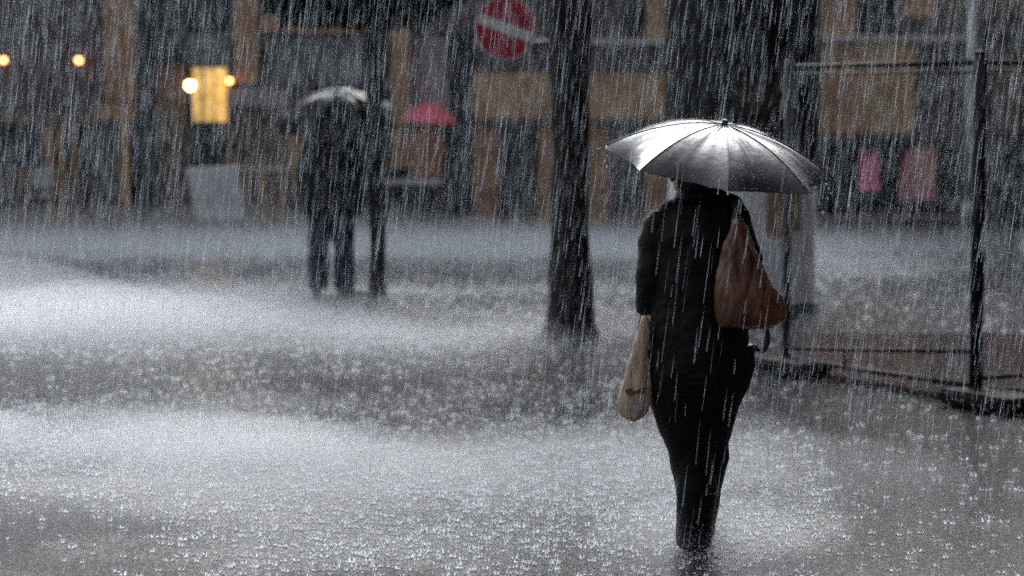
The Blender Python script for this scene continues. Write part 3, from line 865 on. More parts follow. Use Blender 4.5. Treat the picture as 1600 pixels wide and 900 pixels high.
fence_post(FC, hB + 0.06, 0.042, (-0.1, 0.45, 0.34))

# ================================================================== people
m_skin = mat("skin", (0.36, 0.21, 0.15), 0.5, 0.4)
m_hair = mat("dark_brown_hair", (0.02, 0.013, 0.009), 0.45, 0.5, bump=0.6, bscale=60, stretch=(1, 1, 0.2), var=0.3, vscale=20)
m_coat = mat("black_wet_cloth", (0.007, 0.007, 0.0085), 0.5, 0.22, bump=0.5, bscale=30, var=0.3, vscale=8)
m_trou = mat("black_trouser_cloth", (0.006, 0.006, 0.0075), 0.55, 0.2, bump=0.3, bscale=45, var=0.3, vscale=8)
m_shoe = mat("black_shoe_leather", (0.012, 0.011, 0.011), 0.35, 0.5)
m_eye = mat("eye", (0.5, 0.5, 0.5), 0.2)

def head_into(bm, c, k=1.0, yaw=0.0):
    """head with jaw, nose, lips, brow and ears; faces +Y turned by yaw"""
    Rz = Matrix.Rotation(yaw, 3, 'Z')
    def e(o, r): ellipsoid_into(bm, c + Rz @ (Vector(o) * k), tuple(x * k for x in r), Rz)
    e((0, 0, 0.02), (0.074, 0.092, 0.095))
    e((0, 0.03, -0.045), (0.058, 0.064, 0.066))
    e((0, 0.052, -0.088), (0.03, 0.03, 0.022))
    e((0, 0.1, -0.012), (0.012, 0.018, 0.026))
    e((0, 0.109, -0.028), (0.015, 0.014, 0.011))
    e((0, 0.084, 0.022), (0.05, 0.018, 0.012))
    e((0, 0.089, -0.058), (0.022, 0.011, 0.006))
    e((0, 0.087, -0.067), (0.019, 0.011, 0.006))
    for s in (-1, 1):
        e((s * 0.077, -0.004, -0.012), (0.011, 0.02, 0.033))
def eyes(parent, c, k, yaw):
    Rz = Matrix.Rotation(yaw, 3, 'Z')
    for s in (-1, 1):
        bm = bmesh.new(); ellipsoid_into(bm, c + Rz @ (Vector((s * 0.03, 0.082, 0.002)) * k), (0.011 * k,) * 3, u=10, v=6)
        obj("eye", bm_mesh(bm), m_eye, parent, True)
def hand_into(bm, wrist, d, palmn, k=1.0, curl=1.0):
    """wrist point, direction of the palm, palm normal (fingers curl towards it)"""
    d = d.normalized(); n = (palmn - d * palmn.dot(d)).normalized(); s = d.cross(n)
    loft_into(bm, [wrist - d * 0.02, wrist + d * 0.02 * k, wrist + d * 0.05 * k, wrist + d * 0.085 * k], [(0.026 * k, 0.02 * k), (0.034 * k, 0.017 * k), (0.041 * k, 0.017 * k), (0.04 * k, 0.014 * k)], 12, s)
    for i, (off, ln) in enumerate(((-0.031, 0.068), (-0.011, 0.078), (0.010, 0.072), (0.030, 0.056))):
        p = wrist + d * 0.082 * k + s * off * k
        pts = [p]
        ang = 0.25
        for j, f in enumerate((0.45, 0.32, 0.23)):
            ang += 0.95 * curl
            p = p + (d * math.cos(ang) + n * math.sin(ang)) * ln * f * k
            pts.append(p)
        loft_into(bm, pts, [0.0095 * k, 0.009 * k, 0.008 * k, 0.0065 * k], 8, s)
    p = wrist + d * 0.03 * k - s * 0.035 * k
    loft_into(bm, [p, p + (d * 0.6 - s * 0.6 + n * 0.5).normalized() * 0.032 * k, p + (d * 0.75 - s * 0.2 + n * 0.9).normalized() * 0.06 * k], [0.014 * k, 0.0115 * k, 0.008 * k], 8, s)

# ---------------- umbrellas
def umbrella(name, label, apex, axis, spin, Rr, h, shaft_len, m_fab, group=None, beads=0, hook=True, handle_m=None):
    """apex: top centre of the canopy; axis: unit vector up along the shaft"""
    axis = axis.normalized()
    xa = Vector((1, 0, 0)) - axis * axis.x; xa.normalize()
    ya = axis.cross(xa)
    def W(x, y, z): return apex + xa * x + ya * y + axis * z
    foot = W(0, 0, -shaft_len)
    t = thing(name, label, "umbrella", foot, group)
    nr = 8
    def prof(tt): return -h * (0.55 * tt ** 1.6 + 0.45 * tt ** 2.6)
    def pt(ang0, u, tt):
        a = ang0 + u * 2 * math.pi / nr
        mid = math.sin(math.pi * u)
        # a panel is stretched flat between two ribs, its hem cut as a shallow arc
        r = Rr * tt * (1 - (0.066 * mid + 0.105 * mid * tt ** 6))
        z = prof(tt)  - 0.011 * Rr / 0.5 * mid * tt ** 1.5
        return W(r * math.cos(a), r * math.sin(a), z)
    nu, nt_ = 16, 16
    for k in range(nr):
        a0 = spin + k * 2 * math.pi / nr
        V, Fc = [], []
        for s in (0, 1):
            for j in range(nt_ + 1):
                tt = 0.012 + (1 - 0.012) * j / nt_
                for i in range(nu + 1):
                    u = i / nu
                    p = pt(a0, u, tt)
                    cr = (mnoise.noise(Vector((a0 * 3 + u * 6, tt * 2.0, 7))) * 0.008 + mnoise.noise(Vector((a0 * 5 + u * 13, tt * 3.0, 3))) * 0.003) * Rr / 0.5 * math.sin(math.pi * u)
                    V.append(p + axis * (cr - 0.0016 * s))
        n = (nt_ + 1) * (nu + 1)
        for s in (0, 1):
            for j in range(nt_):
                for i in range(nu):
                    q = s * n + j * (nu + 1) + i
                    f = (q, q + nu + 1, q + nu + 2, q + 1)
                    Fc.append(f if not s else f[::-1])
        obj("canopy_panel", mesh("canopy_panel", V, Fc), m_fab, t, True)
    for k in range(nr):
        a = spin + k * 2 * math.pi / nr
        pts = [W(Rr * tt * math.cos(a), Rr * tt * math.sin(a), prof(tt) - 0.006) for tt in np.linspace(0.02, 1, 8)]
        rib = obj("rib", tube("rib", pts, 0.0024, 6), m_black, t)
        obj("seam", tube("seam", [W(Rr * tt * math.cos(a), Rr * tt * math.sin(a), prof(tt) + 0.001) for tt in np.linspace(0.03, 1, 10)], 0.0026, 6), m_fab, t, True)
        e = W(Rr * math.cos(a), Rr * math.sin(a), prof(1) - 0.004); e0 = W(Rr * 0.97 * math.cos(a), Rr * 0.97 * math.sin(a), prof(0.97) - 0.004)
        obj("tip", tube("tip", [e0, e + (e - e0) * 1.1], [0.004, 0.005], 6), m_grey, rib)
        obj("stretcher", tube("stretcher", [W(0, 0, -h * 1.5), W(Rr * 0.5 * math.cos(a), Rr * 0.5 * math.sin(a), prof(0.5) - 0.008)], 0.002, 5), m_black, rib)
    obj("shaft", tube("shaft", [W(0, 0, -shaft_len * 0.86), W(0, 0, 0.0)], 0.006, 10), m_black, t, True)
    obj("runner", tube("runner", [W(0, 0, -h * 1.62), W(0, 0, -h * 1.4)], 0.012, 10), m_black, t, True)
    obj("ferrule", tube("ferrule", [W(0, 0, -0.006), W(0, 0, 0.006), W(0, 0, 0.02)], [0.018, 0.014, 0.011], 12), m_black, t, True)
    hp = [W(0, 0, -shaft_len * 0.83), W(0, 0, -shaft_len)]
    obj("handle", tube("handle", [hp[0], hp[0].lerp(hp[1], 0.5), hp[1]], [0.013, 0.015, 0.014], 10), handle_m or m_black, t, True)
    if beads:
        V, T = [], []
        for i in range(beads):
            k = random.randrange(nr); u = random.random(); tt = math.sqrt(random.random())
            p = pt(spin + k * 2 * math.pi / nr, u, tt) + axis * (0.0006 if i % 3 else random.expovariate(110))
            r = random.uniform(0.0005, 0.0013) if i % 12 else random.uniform(0.0015, 0.0026)
            q = len(V)
            V += [p + xa * r, p + ya * r, p - xa * r, p - ya * r, p + axis * r * 1.6]
            T += [(q, q + 1, q + 4), (q + 1, q + 2, q + 4), (q + 2, q + 3, q + 4), (q + 3, q, q + 4)]
        tag(obj("water_beads", fast_tris("water_beads", [tuple(v) for v in V], T), m_drop, t), kind="stuff")
        # little fountains where drops burst on the cloth
    return t, W, prof
m_drop = water_drop_mat("water_drop", (0.88, 0.92, 0.97), 0.45)
def fabric(name, base, rough, coat, spec=0.6):
    m = mat(name, base, rough, spec, coat=coat, bump=0.28, bscale=14, var=0.3, vscale=9, coat_rough=0.22)
    return m
m_umb = fabric("wet_black_umbrella_cloth", (0.02, 0.021, 0.031), 0.46, 0.5, 0.7)
m_umb2 = fabric("wet_dark_umbrella_cloth", (0.006, 0.006, 0.008), 0.2, 0.0, 0.12)
m_umb3 = mat("pink_umbrella_cloth", (0.8, 0.13, 0.2), 0.5, 0.5, var=0.15, vscale=4)

# ---------------- the woman walking away
G0 = ground(1088, 864)
YW = G0.y
def P(px, py, dy=0.0):
    v = at(px, py, YW); return Vector((v.x, v.y + dy, v.z))
def woman():
    t = thing("person", "person in black coat and trousers walking away under dark umbrella in foreground", "person", (G0.x, YW, 0))
    hc = P(1078, 269, 0.03)
    yaw = R_(14)
    # skin body: head, neck, trunk, arms, legs, two hands: one surface
    bm = bmesh.new()
    head_into(bm, hc, 1.0, yaw)
    loft_into(bm, [P(1084, 325, -0.005), P(1080, 300, 0.012), P(1078, 280, 0.022)], [0.062, 0.054, 0.053], 14)
    loft_into(bm, [P(1092, 590), P(1092, 540), P(1093, 470), P(1095, 400), P(1095, 350), P(1090, 325)], [(0.16, 0.1), (0.165, 0.1), (0.14, 0.09), (0.15, 0.09), (0.16, 0.085), (0.08, 0.06)], 16)
    loft_into(bm, [P(1028, 348), P(1018, 400), P(1014, 440, -0.01), P(1012, 475, 0.01), P(1009, 497, 0.015)], [0.04, 0.038, 0.034, 0.03, 0.025], 10)
    loft_into(bm, [P(1036, 352), P(1095, 348), P(1148, 350)], [0.035, 0.05, 0.035], 10)
    loft_into(bm, [P(1150, 345), P(1172, 410, 0.03), P(1140, 412, 0.16), P(1108, 408, 0.25)], [0.04, 0.038, 0.032, 0.025], 10)
    loft_into(bm, [P(1056, 580), P(1066, 650), P(1080, 730), P(1086, 800), P(1084, 850)], [0.085, 0.07, 0.05, 0.042, 0.035], 12)
    loft_into(bm, [P(1128, 580), P(1114, 650, 0.05), P(1107, 725, 0.12), P(1104, 800, 0.24), P(1103, 834, 0.32)], [0.085, 0.07, 0.05, 0.042, 0.035], 12)
    hand_into(bm, P(1009, 495, 0.015), Vector((0.0, 0.05, -1)), Vector((0.3, -1, 0)), 0.95, 1.1)
    hand_into(bm, P(1112, 409, 0.235), Vector((-1, 0.5, 0.0)), Vector((-0.4, -1, 0)), 0.95, 1.15)
    obj("body", remeshed(bm, 0.006, 3), m_skin, t, True)
    eyes(t, hc, 1.0, yaw)
    # hair: close-cut bob
    bm = bmesh.new()
    Rz = Matrix.Rotation(yaw, 3, 'Z')
    ellipsoid_into(bm, hc + Rz @ Vector((0, -0.018, 0.034)), (0.087, 0.094, 0.096), Rz)
    ellipsoid_into(bm, hc + Rz @ Vector((0, -0.044, -0.02)), (0.078, 0.058, 0.085), Rz)
    ellipsoid_into(bm, hc + Rz @ Vector((0, -0.05, -0.072)), (0.055, 0.036, 0.05), Rz)
    obj("hair", remeshed(bm, 0.007, 3, 0.006, 40, (1, 1, 0.25)), m_hair, t, True)
    # trousers
    bm = bmesh.new()
    loft_into(bm, [P(1091, 540), P(1092, 575), P(1093, 605, 0.01), P(1093, 635, 0.02)], [(0.236, 0.149), (0.241, 0.165), (0.218, 0.154), (0.149, 0.121)], 20)
    loft_into(bm, [P(1056, 575), P(1061, 620), P(1067, 660), P(1077, 700, 0.01), P(1084, 738, 0.0), P(1087, 765, -0.01), P(1086, 805, -0.01), P(1084, 842), P(1083, 855)],
              [(0.136, 0.149), (0.124, 0.132), (0.112, 0.119), (0.099, 0.106), (0.089, 0.099), (0.090, 0.097), (0.081, 0.088), (0.074, 0.088), (0.071, 0.090)], 18)
    loft_into(bm, [P(1130, 575), P(1117, 620, 0.03), P(1112, 660, 0.07), P(1108, 695, 0.11), P(1109, 722, 0.12), P(1106, 765, 0.18), P(1105, 800, 0.24), P(1103, 834, 0.32)],
              [(0.129, 0.143), (0.115, 0.132), (0.103, 0.116), (0.090, 0.105), (0.092, 0.099), (0.081, 0.094), (0.074, 0.088), (0.067, 0.088)], 18)
    obj("trousers", remeshed(bm, 0.009, 5, 0.014, 7, (1.2, 1.2, 0.8)), m_trou, t, True)
    # jacket
    bm = bmesh.new()
    rings = [(600, 1092, 70, .15), (585, 1092, 75, .158), (560, 1091, 78, .16), (520, 1090, 76, .155), (480, 1091, 73, .145), (440, 1093, 70, .14), (400, 1095, 71, .14),
             (365, 1096, 75, .135), (342, 1096, 74, .115), (326, 1094, 62, .095), (315, 1089, 42, .08), (306, 1084, 30, .072), (299, 1082, 26, .07)]
    px = 1 / 370.0
    loft_into(bm, [P(c, y, 0.0 if y > 320 else 0.01) for y, c, w, d in rings], [(w * px * 1.05, d) for y, c, w, d in rings], 24)
    loft_into(bm, [P(1036, 338), P(1027, 352), P(1020, 385), P(1015, 420, -0.02), P(1014, 440, -0.02), P(1014, 462, 0.0), P(1012, 480, 0.01), P(1008, 493, 0.015)],
              [0.06, 0.064, 0.063, 0.061, 0.063, 0.06, 0.055, 0.045], 14)
    loft_into(bm, [P(1142, 333), P(1152, 348), P(1163, 375, 0.01), P(1172, 405, 0.03), P(1168, 418, 0.07), P(1142, 416, 0.16), P(1120, 411, 0.22)],
              [0.06, 0.064, 0.06, 0.062, 0.058, 0.05, 0.045], 14)
    loft_into(bm, [P(1031, 350), P(1046, 337), P(1066, 328), P(1090, 326), P(1118, 327), P(1138, 335), P(1152, 348)], [0.055, 0.06, 0.062, 0.066, 0.062, 0.06, 0.055], 14, Vector((0, 1, 0)))
    obj("jacket", remeshed(bm, 0.008, 5, 0.013, 9, (1.0, 1.0, 1.0)), m_coat, t, True)
    # collar band
    obj("collar", tube("collar", [P(1086, 318, 0.0), P(1083, 303, 0.008), P(1082, 297, 0.012)], [(0.088, 0.08), (0.074, 0.07), (0.07, 0.066)], 20), m_coat, t, True)
    for (x, y, dy) in ((1082, 862, 0.0), (1104, 842, 0.33)):
        g = Vector((at(x, y, YW + dy).x, YW + dy, 0))
        bm = bmesh.new()
        loft_into(bm, [g + Vector((0, -0.065, 0.032)), g + Vector((0, -0.04, 0.045)), g + Vector((0, 0.03, 0.045)), g + Vector((-0.005, 0.11, 0.03)), g + Vector((-0.008, 0.175, 0.022))],
                  [(0.026, 0.03), (0.036, 0.045), (0.04, 0.045), (0.045, 0.03), (0.028, 0.02)], 14)
        loft_into(bm, [g + Vector((0, -0.01, 0.03)), g + Vector((0, 0, 0.12))], [(0.036, 0.045), (0.036, 0.042)], 12)
        me = remeshed(bm, 0.007, 2)
        for v in me.vertices: v.co.z = max(v.co.z, 0.003)
        sh = obj("shoe", me, m_shoe, t, True)
woman()

# her umbrella
R_px = 1 / 370.0
apex = P(1136, 195, 0.12)
tilt_back, roll = R_(11.0), R_(8.0)
axis = Vector((math.sin(roll), -math.sin(tilt_back), math.cos(roll) * math.cos(tilt_back)))
umbrella("umbrella", "wet black umbrella with shining top held by walking person in foreground", apex, axis, R_(0), 0.5, 0.17, 0.64, m_umb, "dark umbrellas", beads=7000)

# her shoulder bag
m_leather = mat("brown_wet_leather", (0.14, 0.05, 0.02), 0.32, 0.55, bump=0.8, bscale=22, var=0.7, vscale=13, stretch=(1, 1, 0.35), coat=0.6)
m_strap = mat("purple_brown_strap", (0.06, 0.03, 0.032), 0.35, 0.5)
def outline_solid(outline, Yc, depth, fn=None, nring=9, fold=0.0, fs=14, voxel=0.007, smooth=4, fstretch=(1, 1, .35)):
    """rows of (py, px_left, px_right): a soft solid with elliptical sections"""
    bm = bmesh.new()
    pts, rad = [], []
    for i, (y, a, b) in enumerate(outline):
        l, r = P(a, y, Yc), P(b, y, Yc)
        f = depth[i] if isinstance(depth, (list, tuple)) else depth
        pts.append((l + r) / 2); rad.append(((r.x - l.x) / 2, f))
    loft_into(bm, pts, rad, 24)
    return remeshed(bm, voxel, smooth, fold, fs, fstretch)
def shoulder_bag():
    t = thing("shoulder_bag", "slouchy brown leather bag hanging from the walking person's right shoulder", "handbag", P(1165, 506, -0.19))
    rows = [(335, 1136, 1150), (352, 1131, 1160), (372, 1124, 1168), (395, 1118, 1178), (420, 1112, 1187), (440, 1109, 1196), (458, 1108, 1206), (474, 1109, 1215), (488, 1113, 1220), (498, 1122, 1217), (506, 1142, 1196)]
    dep = [0.018, 0.03, 0.042, 0.052, 0.062, 0.07, 0.075, 0.078, 0.074, 0.06, 0.03]
    obj("bag_body", outline_solid(rows, -0.205, dep, fold=0.016, fs=24, fstretch=(1, 1, 0.3), smooth=5), m_leather, t, True)
    st = [P(1142, 350, -0.19), P(1146, 328, -0.13), P(1147, 314, -0.05), P(1147, 312, 0.02), P(1146, 325, 0.09)]
    obj("strap", tube("strap", st, [(0.018, 0.007)] * 5, 10), m_leather, t, True)
    # gathered seam cord along the right edge
    obj("piping", tube("piping", [P(1156, 360, -0.235), P(1167, 388, -0.25), P(1180, 420, -0.262), P(1194, 450, -0.272), P(1206, 474, -0.275)], 0.004, 6), m_leather, t, True)
    pts = [P(1187, 496, -0.2), P(1190, 515, -0.2), P(1190, 528, -0.2), P(1186, 538, -0.2), P(1180, 542, -0.2), P(1174, 539, -0.2), P(1171, 531, -0.2)]
    obj("curved_handle", tube("curved_handle", pts, [0.013, 0.0145, 0.0145, 0.0145, 0.0135, 0.013, 0.011], 10), m_strap, t, True)
shoulder_bag()
# the carrier bag in her left hand
m_paper = mat("tan_carrier_plastic", (0.60, 0.47, 0.33), 0.4, 0.5, bump=0.9, bscale=24, var=0.35, vscale=9, stretch=(1, 1, 0.3))
m_print = mat("dark_print", (0.13, 0.095, 0.065), 0.5)
m_label = mat("pale_print", (0.55, 0.53, 0.47), 0.5, var=0.15, vscale=30)
def carrier():
    t = thing("carrier_bag", "narrow tan plastic carrier bag in the walking person's left hand", "bag", P(985, 652, -0.06))
    rows = [(492, 1000, 1014), (505, 997, 1013), (525, 991, 1013), (550, 984, 1013), (575, 977, 1015), (600, 970, 1017), (620, 965, 1016), (636, 963, 1011), (646, 968, 1004), (653, 977, 994)]
    dep = [0.014, 0.02, 0.027, 0.034, 0.04, 0.044, 0.045, 0.042, 0.034, 0.016]
    obj("bag_body", outline_solid(rows, -0.07, dep, fold=0.013, fs=24, voxel=0.0055, smooth=3, fstretch=(1, 1, .25)), m_paper, t, True)
    # handles gathered over the fingers
    for dx in (-3, 4):
        obj("handle", tube("handle", [P(1007 + dx, 500, -0.07), P(1009 + dx, 492, -0.05), P(1010 + dx, 499, 0.0), P(1008 + dx, 512, -0.03)], [(0.012, 0.004)] * 4, 8), m_paper, t, True)
    def patch(nm, pts, m):
        bm = bmesh.new()
        n = len(pts)
        fr = [bm.verts.new(P(x, y, -0.07 - d)) for x, y, d in pts]
        bk = [bm.verts.new(P(x, y, -0.07 - d + 0.012)) for x, y, d in pts]
        bm.faces.new(fr); bm.faces.new(bk[::-1])
        for k in range(n): bm.faces.new((fr[k], bk[k], bk[(k + 1) % n], fr[(k + 1) % n]))
        obj(nm, bm_mesh(bm), m, t)
    patch("print", [(974, 603, .046), (983, 601, .052), (987, 606, .054), (984, 613, .054), (976, 610, .048)], m_print)
    patch("print", [(988, 607, .056), (996, 603, .054), (1005, 600, .048), (1004, 608, .048), (996, 610, .054)], m_print)
    patch("pale_panel", [(987, 616, .057), (1005, 611, .049), (1001, 634, .047), (992, 640, .05), (983, 633, .054)], m_label)
carrier()

# ---------------- standing people farther off
m_navy = mat("navy_denim", (0.014, 0.02, 0.045), 0.55, 0.4, var=0.3, vscale=9)
def standing(label, feet, k, parts, mats, name="person"):
    """feet: ground point; parts use body coordinates (x right, y away, z up) in metres"""
    t = thing(name, label, "person", feet)
    def B(x, y, z): return feet + Vector((x, y, z)) * k
    yaw = parts.get("yaw", 0.0)
    hc = B(parts.get("hx", 0), 0.02, 1.6)
    bm = bmesh.new()
    head_into(bm, hc, k, yaw)
    loft_into(bm, [B(parts.get("hx", 0) * .6, 0, 1.4), B(parts.get("hx", 0), 0.01, 1.52)], [0.06 * k, 0.055 * k], 12)
    loft_into(bm, [B(0, 0, 0.85), B(0, 0, 1.1), B(0, 0, 1.35), B(0, 0, 1.42)], [(0.15 * k, 0.09 * k), (0.14 * k, 0.09 * k), (0.17 * k, 0.09 * k), (0.08 * k, .06 * k)], 14)
    for a in parts["arms"]:
        loft_into(bm, [B(*q) for q in a], [0.042 * k, 0.038 * k, 0.026 * k], 10)
        e, w = B(*a[1]), B(*a[2])
        hand_into(bm, w, (w - e), Vector((0, -1, 0.2)), k, 1.1)
    for l in parts["legs"]:
        loft_into(bm, [B(*q) for q in l], [0.08 * k, 0.05 * k, 0.035 * k], 12)
    obj("body", remeshed(bm, 0.011 * k, 2), m_skin, t, True)
    eyes(t, hc, k, yaw)
    Rz = Matrix.Rotation(yaw, 3, 'Z')
    bm = bmesh.new()
    ellipsoid_into(bm, hc + Rz @ Vector((0, -0.016, 0.035)) * k, (0.083 * k, 0.094 * k, 0.094 * k), Rz)
    ellipsoid_into(bm, hc + Rz @ Vector((0, -0.05, -0.02)) * k, (0.07 * k, 0.05 * k, 0.075 * k), Rz)
    obj("hair", remeshed(bm, 0.012 * k, 2, 0.005, 30), m_hair, t, True)
    bm = bmesh.new()
    loft_into(bm, [B(0, 0, 0.74), B(0, 0, 0.95), B(0, 0, 1.15), B(0, 0, 1.33), B(0, 0, 1.42), B(0, 0, 1.49)],
              [(w * k, d * k) for w, d in parts["coat"]], 20)
    for a in parts["arms"]:
        e, w = Vector(a[1]), Vector(a[2])
        loft_into(bm, [B(*a[0]), B(*a[1]), B(*(e.lerp(w, 0.95)))], [0.075 * k, 0.07 * k, 0.055 * k], 12)
    obj("coat", remeshed(bm, 0.016 * k, 4, 0.016, 8), mats[0], t, True)
    bm = bmesh.new()
    loft_into(bm, [B(0, 0, 0.98), B(0, 0, 0.8)], [(0.17 * k, 0.12 * k), (0.16 * k, 0.12 * k)], 16)
    for l in parts["legs"]:
        a, b, c = [Vector(q) for q in l]
        loft_into(bm, [B(*a), B(*b), B(*(b.lerp(c, 0.98)))], [(0.118 * k, 0.13 * k), (0.1 * k, 0.11 * k), (0.096 * k, 0.105 * k)], 14)
    obj("trousers", remeshed(bm, 0.014 * k, 4, 0.014, 8), mats[1], t, True)
    for l, fy in zip(parts["legs"], parts["toes"]):
        c = Vector(l[2]); g = B(c.x, c.y, 0)
        dv = Vector((math.sin(fy), math.cos(fy), 0))
        bm = bmesh.new()
        loft_into(bm, [g - dv * 0.07 * k + Vector((0, 0, 0.04 * k)), g + Vector((0, 0, 0.05 * k)), g + dv * 0.12 * k + Vector((0, 0, 0.035 * k)), g + dv * 0.2 * k + Vector((0, 0, 0.025 * k))],
                  [(0.035 * k, 0.038 * k), (0.045 * k, 0.05 * k), (0.048 * k, 0.033 * k), (0.03 * k, 0.02 * k)], 12, dv.cross(Vector((0, 0, 1))))
        me = remeshed(bm, 0.012 * k, 1)
        for v in me.vertices: v.co.z = max(v.co.z, feet.z + 0.002)
        obj("shoe", me, m_shoe, t, True)
    return B
gm = ground(520, 463, PH); YM = gm.y
fm = Vector((at(519, 463, YM).x, YM, PH))
Bm = standing("person in dark coat and navy jeans standing beside slim tree under umbrella", fm, 1.04, {
    "arms": [[(0.2, 0.0, 1.36), (0.3, 0.04, 1.1), (0.12, 0.22, 1.24)], [(-0.2, 0.0, 1.36), (-0.29, 0.02, 1.08), (-0.1, 0.2, 1.15)]],
    "legs": [[(-0.1, 0, 0.9), (-0.125, 0.03, 0.48), (-0.135, 0.0, 0.06)], [(0.1, 0, 0.9), (0.105, 0.03, 0.48), (0.115, 0.0, 0.06)]],
    "coat": [(0.275, 0.18), (0.29, 0.18), (0.3, 0.17), (0.3, 0.15), (0.23, 0.12), (0.09, 0.09)], "toes": [R_(-8), R_(70)], "hx": 0.02},
    (m_coat, m_navy))
ax2 = Vector((-0.02, -0.34, 0.94))
ap2 = at(528, 142, YM + 0.12)
umbrella("umbrella", "large dark umbrella with white shine on top, beside the slim tree", ap2, ax2, R_(22.5), 0.62, 0.3, 0.98, m_umb2, "dark umbrellas", beads=0)

fp = Vector((at(668, 345, YF - 0.35).x, YF - 0.42, PH))
standing("person in orange brown coat under pink umbrella by far shop fronts", fp, 0.94, {
    "arms": [[(0.19, 0.0, 1.36), (0.25, 0.05, 1.1), (0.1, 0.2, 1.22)], [(-0.19, 0.0, 1.36), (-0.24, 0.0, 1.1), (-0.24, 0.06, 0.86)]],
    "legs": [[(-0.09, 0, 0.9), (-0.09, 0.02, 0.48), (-0.09, 0.0, 0.06)], [(0.09, 0, 0.9), (0.09, 0.02, 0.48), (0.09, 0.0, 0.06)]],
    "coat": [(0.23, 0.17), (0.22, 0.16), (0.21, 0.15), (0.21, 0.13), (0.17, 0.1), (0.08, 0.08)], "toes": [R_(-10), R_(10)], "yaw": R_(180)},
    (mat("orange_brown_coat", (0.3, 0.12, 0.06), 0.6, var=0.25), m_trou))
umbrella("umbrella", "small pink umbrella far away before the shop fronts", at(673, 161, YF - 0.3), Vector((0.06, -0.1, 0.99)), R_(10), 0.41, 0.25, 0.72, m_umb3)

# ================================================================== rain, splashes and spray
FALL = Vector((-0.125, 0.02, -1)).normalized()
def rain():
    n = 110000
    # a wedge of air in front of the viewer, wider than the view
    d = (rng.uniform(8.5 ** 1.7, (YF - 0.5) ** 1.7, n)) ** (1 / 1.7)
    x = rng.uniform(-1, 1, n) * (0.27 * d + 0.6)
    z = rng.uniform(0.0, 1, n) * (0.15 * d + 2.2)
    ln = rng.gamma(6.0, 0.021, n); r = rng.uniform(0.00045, 0.0011, n)
    f = np.array(FALL) + rng.normal(0, 0.022, (n, 3)); f[:, 2] = -1; f /= np.linalg.norm(f, axis=1)[:, None]
    c = np.stack([x, d, z], 1)
    keep = (z - ln * 0.5) > 0.12
    # no drops under the two near canopies or inside the bodies
    def shade(px, py, rad, ztop):
        return ((x - px) ** 2 + (d - py) ** 2 < rad ** 2) & (z < ztop)
    keep &= ~shade(apex.x - 0.05, apex.y - 0.0, 0.30, apex.z)
    keep &= ~shade(ap2.x, ap2.y, 0.5, ap2.z)
    c, f, ln, r, n = c[keep], f[keep], ln[keep], r[keep], int(keep.sum())
    a = np.cross(f, np.array([0, 1.0, 0])); a /= np.linalg.norm(a, axis=1)[:, None]
    b = np.cross(f, a)
    V = np.empty((n, 4, 3))
    V[:, 0] = c - f * (ln * 0.5)[:, None]
    for k in range(3):
        t = 2 * math.pi * k / 3
        V[:, 1 + k] = c + f * (ln * 0.5)[:, None] + (a * math.cos(t) + b * math.sin(t)) * r[:, None]
    tri = np.array([(0, 2, 1), (0, 3, 2), (0, 1, 3)])
    T = (np.arange(n) * 4)[:, None, None] + tri[None]
    o = obj("rain", fast_tris("rain", V.reshape(-1, 3), T.reshape(-1, 3)), m_rain, origin=(0, 0, 0))
    tag(o, "heavy rain falling in fine pale slanting streaks everywhere", "rain", kind="stuff")
m_rain = water_drop_mat("falling_rain", (0.84, 0.9, 0.96), 0.5)
rain()

